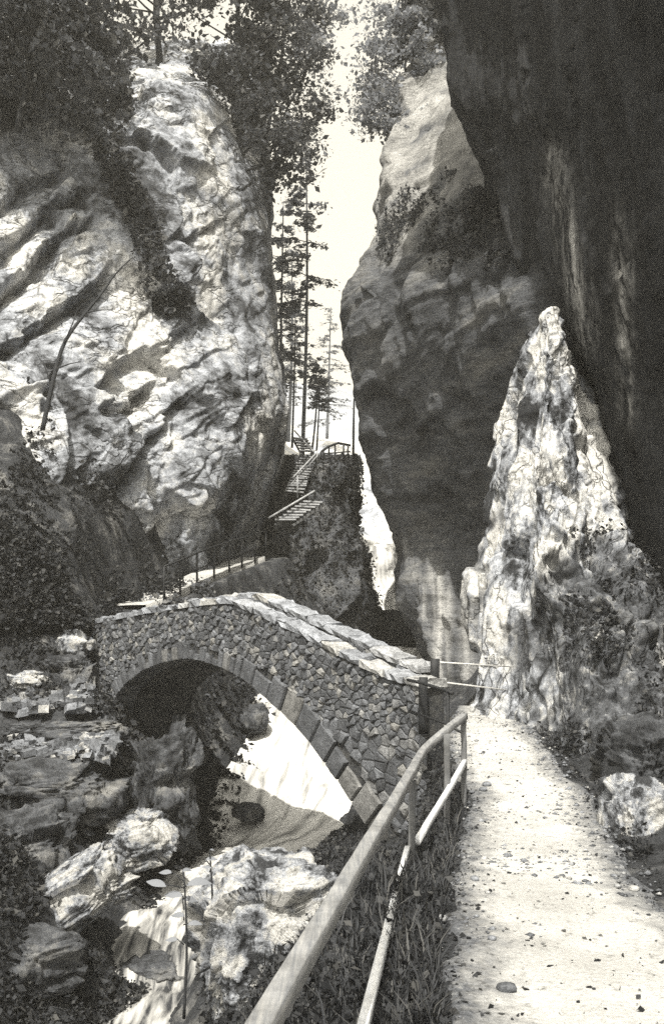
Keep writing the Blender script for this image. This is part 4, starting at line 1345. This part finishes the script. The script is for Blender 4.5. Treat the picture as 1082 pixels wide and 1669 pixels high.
fir('tall bare-stemmed fir beside the look-out steps', 493, 745, 235, 36.5, 1, .085, 1.35, 75, .50)
fir('slim fir half hidden by the edge of the pale cliff', 456, 760, 330, 40, 2, .09, 1.7, 75, .42)
fir('thin leaning fir among the stems behind the look-out steps', 508, 740, 585, 37.5, 3, .05, .6, 40, .7)
fir('short thin fir just behind the look-out', 516, 735, 620, 39, 4, .045, .6, 40, .6)
fir('thin fir stem close to the cliff behind the steps', 476, 730, 480, 38.5, 5, .05, .8, 50, .45)

fir('soft far fir low in the gap behind the tall fir', 470, 720, 430, 62, 7, .13, 2.4, 40, .2)
fir('soft far fir in the middle of the gap behind the look-out', 533, 715, 500, 70, 8, .12, 2.2, 34, .15)

# leafless sapling on the pale cliff
sp = empty('bare_sapling', tuple(pix(70, 690, 21.3)))
tag(sp, 'thin bare sapling leaning across the pale left cliff', 'tree')
sc_ = [pix(70, 700, 21.3), pix(85, 630, 21.5), pix(105, 560, 21.8), pix(140, 510, 22.3), pix(165, 480, 22.6), pix(190, 445, 22.9), pix(216, 420, 23.2)]
V, Fc = tube(catmull(np.array(sc_), 24), np.linspace(.055, .012, 24), 6); child('trunk', V, Fc, M_BARK, sp)
for i, (a, b) in enumerate([((85, 630), (60, 575)), ((105, 560), (128, 500)), ((140, 510), (185, 505)), ((95, 600), (130, 590))]):
    V, Fc = tube([pix(*a, 21.6), (pix(*a, 21.6) + pix(*b, 21.9)) / 2 + np.array([.03, 0, .03]), pix(*b, 21.9)], [.02, .014, .006], 5); child('branch', V, Fc, M_BARK, sp)

def scatter_on(name, P, mask, n, size, mat, seed, flat=.3, lift=.06, elong=1.5):
    rr = np.random.RandomState(seed)
    idx = np.argwhere(mask)
    k = idx[rr.randint(0, len(idx), n)]
    C = P[k[:, 0], k[:, 1]] + rr.randn(n, 3) * .04
    N = grid_normals(P)[k[:, 0], k[:, 1]]
    C = C + N * (lift * rr.rand(n, 1) * 2)
    V, Fc = leaf_quads(C, np.full(n, size), rr, flat, elong)
    return tag(link_mesh(name, V, Fc, mat, smooth_shade=False), kind='stuff')

def project(P):
    return P[..., 0] / P[..., 1] * F + CX, HOR - (P[..., 2] - EYE) / P[..., 1] * F
# scrub cover on the mound
mx, my = project(PMOUND)
scatter_on('mound_scrub', PMOUND, (my < 1060) & (my > 748) & (mx > 400), 16000, .05, M_IVY, 31, .2, .10)
# ivy and scrub on the steep bank below the left cliff
GP = np.stack([GX, GY, GZ], -1)
bank = (GX < -3.6) & (GY > 17.5) & (GY < 25) & (GZ > 1.6) & (GX > -9)
bank &= fbm(GP, .8, 4, off=12.0) > .0
scatter_on('bank_scrub', GP, bank, 30000, .05, M_IVY, 32, .2, .22)
dup_ = np.full(GX.shape, 9.0)
nr_ = (GX < -1.0) & (GY > 18) & (GY < 32)
dup_[nr_] = np.sqrt(((np.stack([GX[nr_], GY[nr_]], 1)[:, None] - UPL[None, :, :2]) ** 2).sum(-1).min(1))
verge = nr_ & (dup_ > 1.0) & (dup_ < 3.0) & (GX > -4.5)
scatter_on('verge_scrub', GP, verge, 16000, .065, M_IVY, 41, .2, .14)
under = (GX > -4.6) & (GX < -1.0) & (GY > 16.5) & (GY < 25) & (GZ > -0.9) & (fbm(GP, 1.2, 3, off=5.0) > -.05)
scatter_on('arch_bank_weeds', GP, under, 9000, .06, M_LEAFM, 42, .2, .08)
bank2 = (GX < -2.6) & (GY > 9) & (GY < 19) & (GX > -7) & (fbm(GP, 0.9, 3, off=8.0) > -.05)
scatter_on('bank_weeds', GP, bank2, 26000, .05, M_IVY, 33, .3, .06)
# litter and weeds along the path margins
c, h, _ = path_line(GY)
sideb = (GX > c + h * .95) & (GX < c + h + 1.6) & (GY > 4) & (GY < 14) & (fbm(GP, 1.3, 3, off=2.0) > .0)
scatter_on('path_margin_weeds', GP, sideb, 16000, .026, M_IVY, 34, .3, .06)
slope = (GX < c - h * 1.02) & (GX > -.9) & (GY > 4.5) & (GY < 13.0)
scatter_on('slope_ivy', GP, slope, 34000, .026, M_IVY, 35, .3, .05)

# scrub high on the left cliff: the dark gully and top ledges
lx_, ly_ = project(PLEFT)
gul = (np.abs((lx_ - 165) - (ly_ - 230) * .42) < 26 + 16 * fbm(PLEFT, 1.2, 3)) & (ly_ > 170) & (ly_ < 520)
top_ = (ly_ < 250) & (lx_ < 215) & (ly_ > -60) & (ly_ < 215 + 60 * fbm(PLEFT, .8, 3))
scatter_on('cliff_scrub', PLEFT, gul | top_, 22000, .09, M_LEAF, 36, .2, .16)

# scrub clinging to the middle cliff below its bare head
qx, qy = project(PMID)
patch = (qx > 640 + 60 * fbm(PMID, .7, 3)) & (qy > 275 + .35 * np.maximum(760 - qx, 0)) & (qy < 425 + 25 * fbm(PMID, .9, 3, off=3.)) & (qx < 860) & (fbm(PMID, 1.3, 3, off=9.) > .02)
scatter_on('cliff_face_scrub', PMID, patch, 8000, .05, M_LEAF, 43, .2, .10)

# weeds on the lower right foot of the pinnacle and the outcrop beside it
fx, fy_ = project(PPIN)
foot = (fx > 925) & (fy_ > 860) & (fbm(PPIN, 1.1, 4, off=6.) > -.02)
scatter_on('pinnacle_weeds', PPIN, foot, 12000, .035, M_IVY, 44, .2, .06)

# grass blades along the handrail slope
def blades(name, X, Y, hgt, rr, mat):
    n = len(X)
    z = ground_z(X[:, None], Y[:, None])[:, 0]
    B = np.stack([X, Y, z - .02], 1)
    w = rr.rand(n) * 2 * math.pi
    lean = np.stack([np.cos(w), np.sin(w), np.zeros(n)], 1) * (hgt * (.2 + .6 * rr.rand(n)))[:, None]
    perp = np.stack([-np.sin(w), np.cos(w), np.zeros(n)], 1) * (.004 + .004 * rr.rand(n))[:, None]
    mid = B + lean * .35 + np.array([0, 0, 1]) * (hgt * .6)[:, None]
    tip = B + lean + np.array([0, 0, 1]) * (hgt * .9)[:, None]
    V = np.stack([B - perp, B + perp, mid + perp * .8, mid - perp * .8, tip], 1).reshape(-1, 3)
    i = np.arange(n)[:, None] * 5
    q = np.concatenate([i + np.array([[0, 1, 2]]), i + np.array([[0, 2, 3]]), i + np.array([[3, 2, 4]])])
    return tag(link_mesh(name, V, q, mat, smooth_shade=False), kind='stuff')
rr = np.random.RandomState(77)
n = 9000
Yb = 4.6 + rr.rand(n) ** 1.3 * 7.0
cb, hb, _ = path_line(Yb)
Xb = cb - hb - .02 - rr.rand(n) ** 1.4 * 1.3
blades('grass', Xb, Yb, .08 + .22 * rr.rand(n) ** 2, rr, M_GRASS)

# broad-leaved plant in the stream-side foreground
def leafy(label, base, leaves, seed):
    rr = np.random.RandomState(seed)
    root = empty('broadleaf_plant', tuple(base)); tag(root, label, 'plant')
    topz = max(p[2] for p, s, r in leaves)
    V, Fc = tube(catmull(np.array([base, (base + np.array([base[0], base[1], topz])) / 2 + np.array([.02, 0, 0]), np.array([base[0], base[1], topz])]), 8), np.linspace(.012, .005, 8), 6)
    child('stem', V, Fc, M_BARK, root)
    for p, s, ro in leaves:
        a = np.array([math.cos(ro), .3, .12 * rr.randn()]); a /= np.linalg.norm(a)
        b = np.array([-.25 * a[1], .8, .5]); b -= (b @ a) * a; b /= np.linalg.norm(b)
        nn = np.cross(a, b)
        L, W = s, s * .45
        V = []
        for i, t in enumerate(np.linspace(0, 1, 6)):
            w = W * math.sin(math.pi * min(.97, t * .92 + .05)) * .5
            cpt = p + a * L * (t - .5) - np.array([0, 0, 1]) * (t - .4) ** 2 * L * .35
            V += [cpt - b * w + nn * w * .3, cpt, cpt + b * w + nn * w * .3]
        Fc = []
        for i in range(5):
            for j in range(2): Fc.append((i * 3 + j, i * 3 + j + 1, i * 3 + 4 + j, i * 3 + 3 + j))
        child('leaf', np.array(V), Fc, M_BROAD, root)
        st_ = np.array([base[0], base[1], p[2] - .04])
        V, Fc = tube([st_, p - a * L * .45], [.005, .003], 5); child('leaf_stalk', V, Fc, M_BARK, root)
D = 6.6
leafy('tall plant with broad pale leaves rising over the stream bank', pix(300, 1660, D), [(pix(255, 1437, D), .15, 3.0), (pix(325, 1438, D), .17, .1), (pix(283, 1456, D), .14, 2.6), (pix(310, 1466, D + .1), .12, .5), (pix(270, 1420, D + .1), .10, 2.8), (pix(290, 1490, D), .11, 2.2), (pix(318, 1505, D - .1), .10, .3), (pix(280, 1530, D), .09, 3.3), (pix(305, 1418, D + .05), .08, 1.2)], 3)
leafy('slim plant with a few small leaves beside the pitted boulder', pix(342, 1560, 7.0), [(pix(345, 1400, 7.0), .09, .2), (pix(338, 1412, 7), .08, 2.9), (pix(346, 1385, 7), .04, 1.0)], 4)

# loose stones on and beside the path
rr = np.random.RandomState(99)
k = 0
while k < 45:
    Y = 4.8 + 11 * rr.rand()
    c, h, _ = path_line(np.array([Y])); c, h = float(c[0]), float(h[0])
    sd_ = rr.choice([-1, 1], p=[.55, .45])
    x = c + sd_ * h * (.55 + .6 * rr.rand())
    s = .025 + .05 * rr.rand() ** 2
    v, f = boulder_verts((0, 0, 0), (s * 1.5, s * 1.2, s * .8), 200 + k, 2, rr.rand() * 3, .8)
    o = link_mesh('loose_stone', v, f, M_LOOSE, None, False)
    o.location = (x, Y, gz1(x, Y) + .016 + s * .2)
    tag(o, 'small loose stone lying at the margin of the path', 'stone', 'loose stones along the path')
    k += 1
# pebbles bedded in the path, clustered
n = 2300
Yp = 4.6 + 11.5 * rr.rand(n); cp, hp, _ = path_line(Yp); Xp = cp + hp * (rr.rand(n) * 2.1 - 1.05)
kp = fbm(np.stack([Xp, Yp, Xp * 0], -1), 1.1, 3, off=4.0) + .5 * np.abs((Xp - cp) / hp) - .25 > rr.rand(n) * .5 - .12
Xp, Yp = Xp[kp], Yp[kp]; n = len(Xp)
oc = np.array([(1, 0, 0), (-1, 0, 0), (0, 1, 0), (0, -1, 0), (0, 0, 1), (0, 0, -1)], float)
of = np.array([(0, 2, 4), (2, 1, 4), (1, 3, 4), (3, 0, 4), (2, 0, 5), (1, 2, 5), (3, 1, 5), (0, 3, 5)])
sz = .007 + .022 * rr.rand(n) ** 3
V = oc[None] * sz[:, None, None] * (.6 + .8 * rr.rand(n, 6, 1)) * np.array([1.3, 1.3, .8]) + np.stack([Xp, Yp, ground_z(Xp[:, None], Yp[:, None])[:, 0] + .018], 1)[:, None]
tag(link_mesh('path_pebbles', V.reshape(-1, 3), (np.arange(n)[:, None, None] * 6 + of[None]).reshape(-1, 3), M_LOOSE, smooth_shade=False), kind='stuff')
# fine gravel and leaf litter
n = 3500
Yg = 4.6 + 11.5 * rr.rand(n); cg, hg, _ = path_line(Yg)
Xg = cg + hg * np.where(rr.rand(n) < .72, np.where(rr.rand(n) < .5, -1, 1) * (1.15 - np.abs(rr.randn(n)) * .22), rr.rand(n) * 2 - 1)
Cg = np.stack([Xg, Yg, ground_z(Xg[:, None], Yg[:, None])[:, 0] + .022], 1)
V, Fc = leaf_quads(Cg, np.full(n, .018), rr, .75, 1.3)
tag(link_mesh('leaf_litter', V, Fc, M_IVY, smooth_shade=False), kind='stuff')

# ------------------------------------------------------------------ the air in the gorge
hb = bpy.data.materials.new('gorge_air'); hb.use_nodes = True
hn = hb.node_tree
hn.nodes.remove(hn.nodes['Principled BSDF'])
pv = hn.nodes.new('ShaderNodeVolumePrincipled')
pv.inputs['Color'].default_value = (1.0, 0.96, 0.86, 1)
pv.inputs['Density'].default_value = 0.0013
pv.inputs['Anisotropy'].default_value = 0.0
hn.links.new(pv.outputs[0], hn.nodes['Material Output'].inputs['Volume'])
bx = np.array([(x, y, z) for x in (-300, 300) for y in (-12, 440) for z in (-8, 140)], float)
tag(link_mesh('haze', bx, [(0, 1, 3, 2), (4, 6, 7, 5), (0, 4, 5, 1), (2, 3, 7, 6), (0, 2, 6, 4), (1, 5, 7, 3)], hb, smooth_shade=False), kind='stuff')
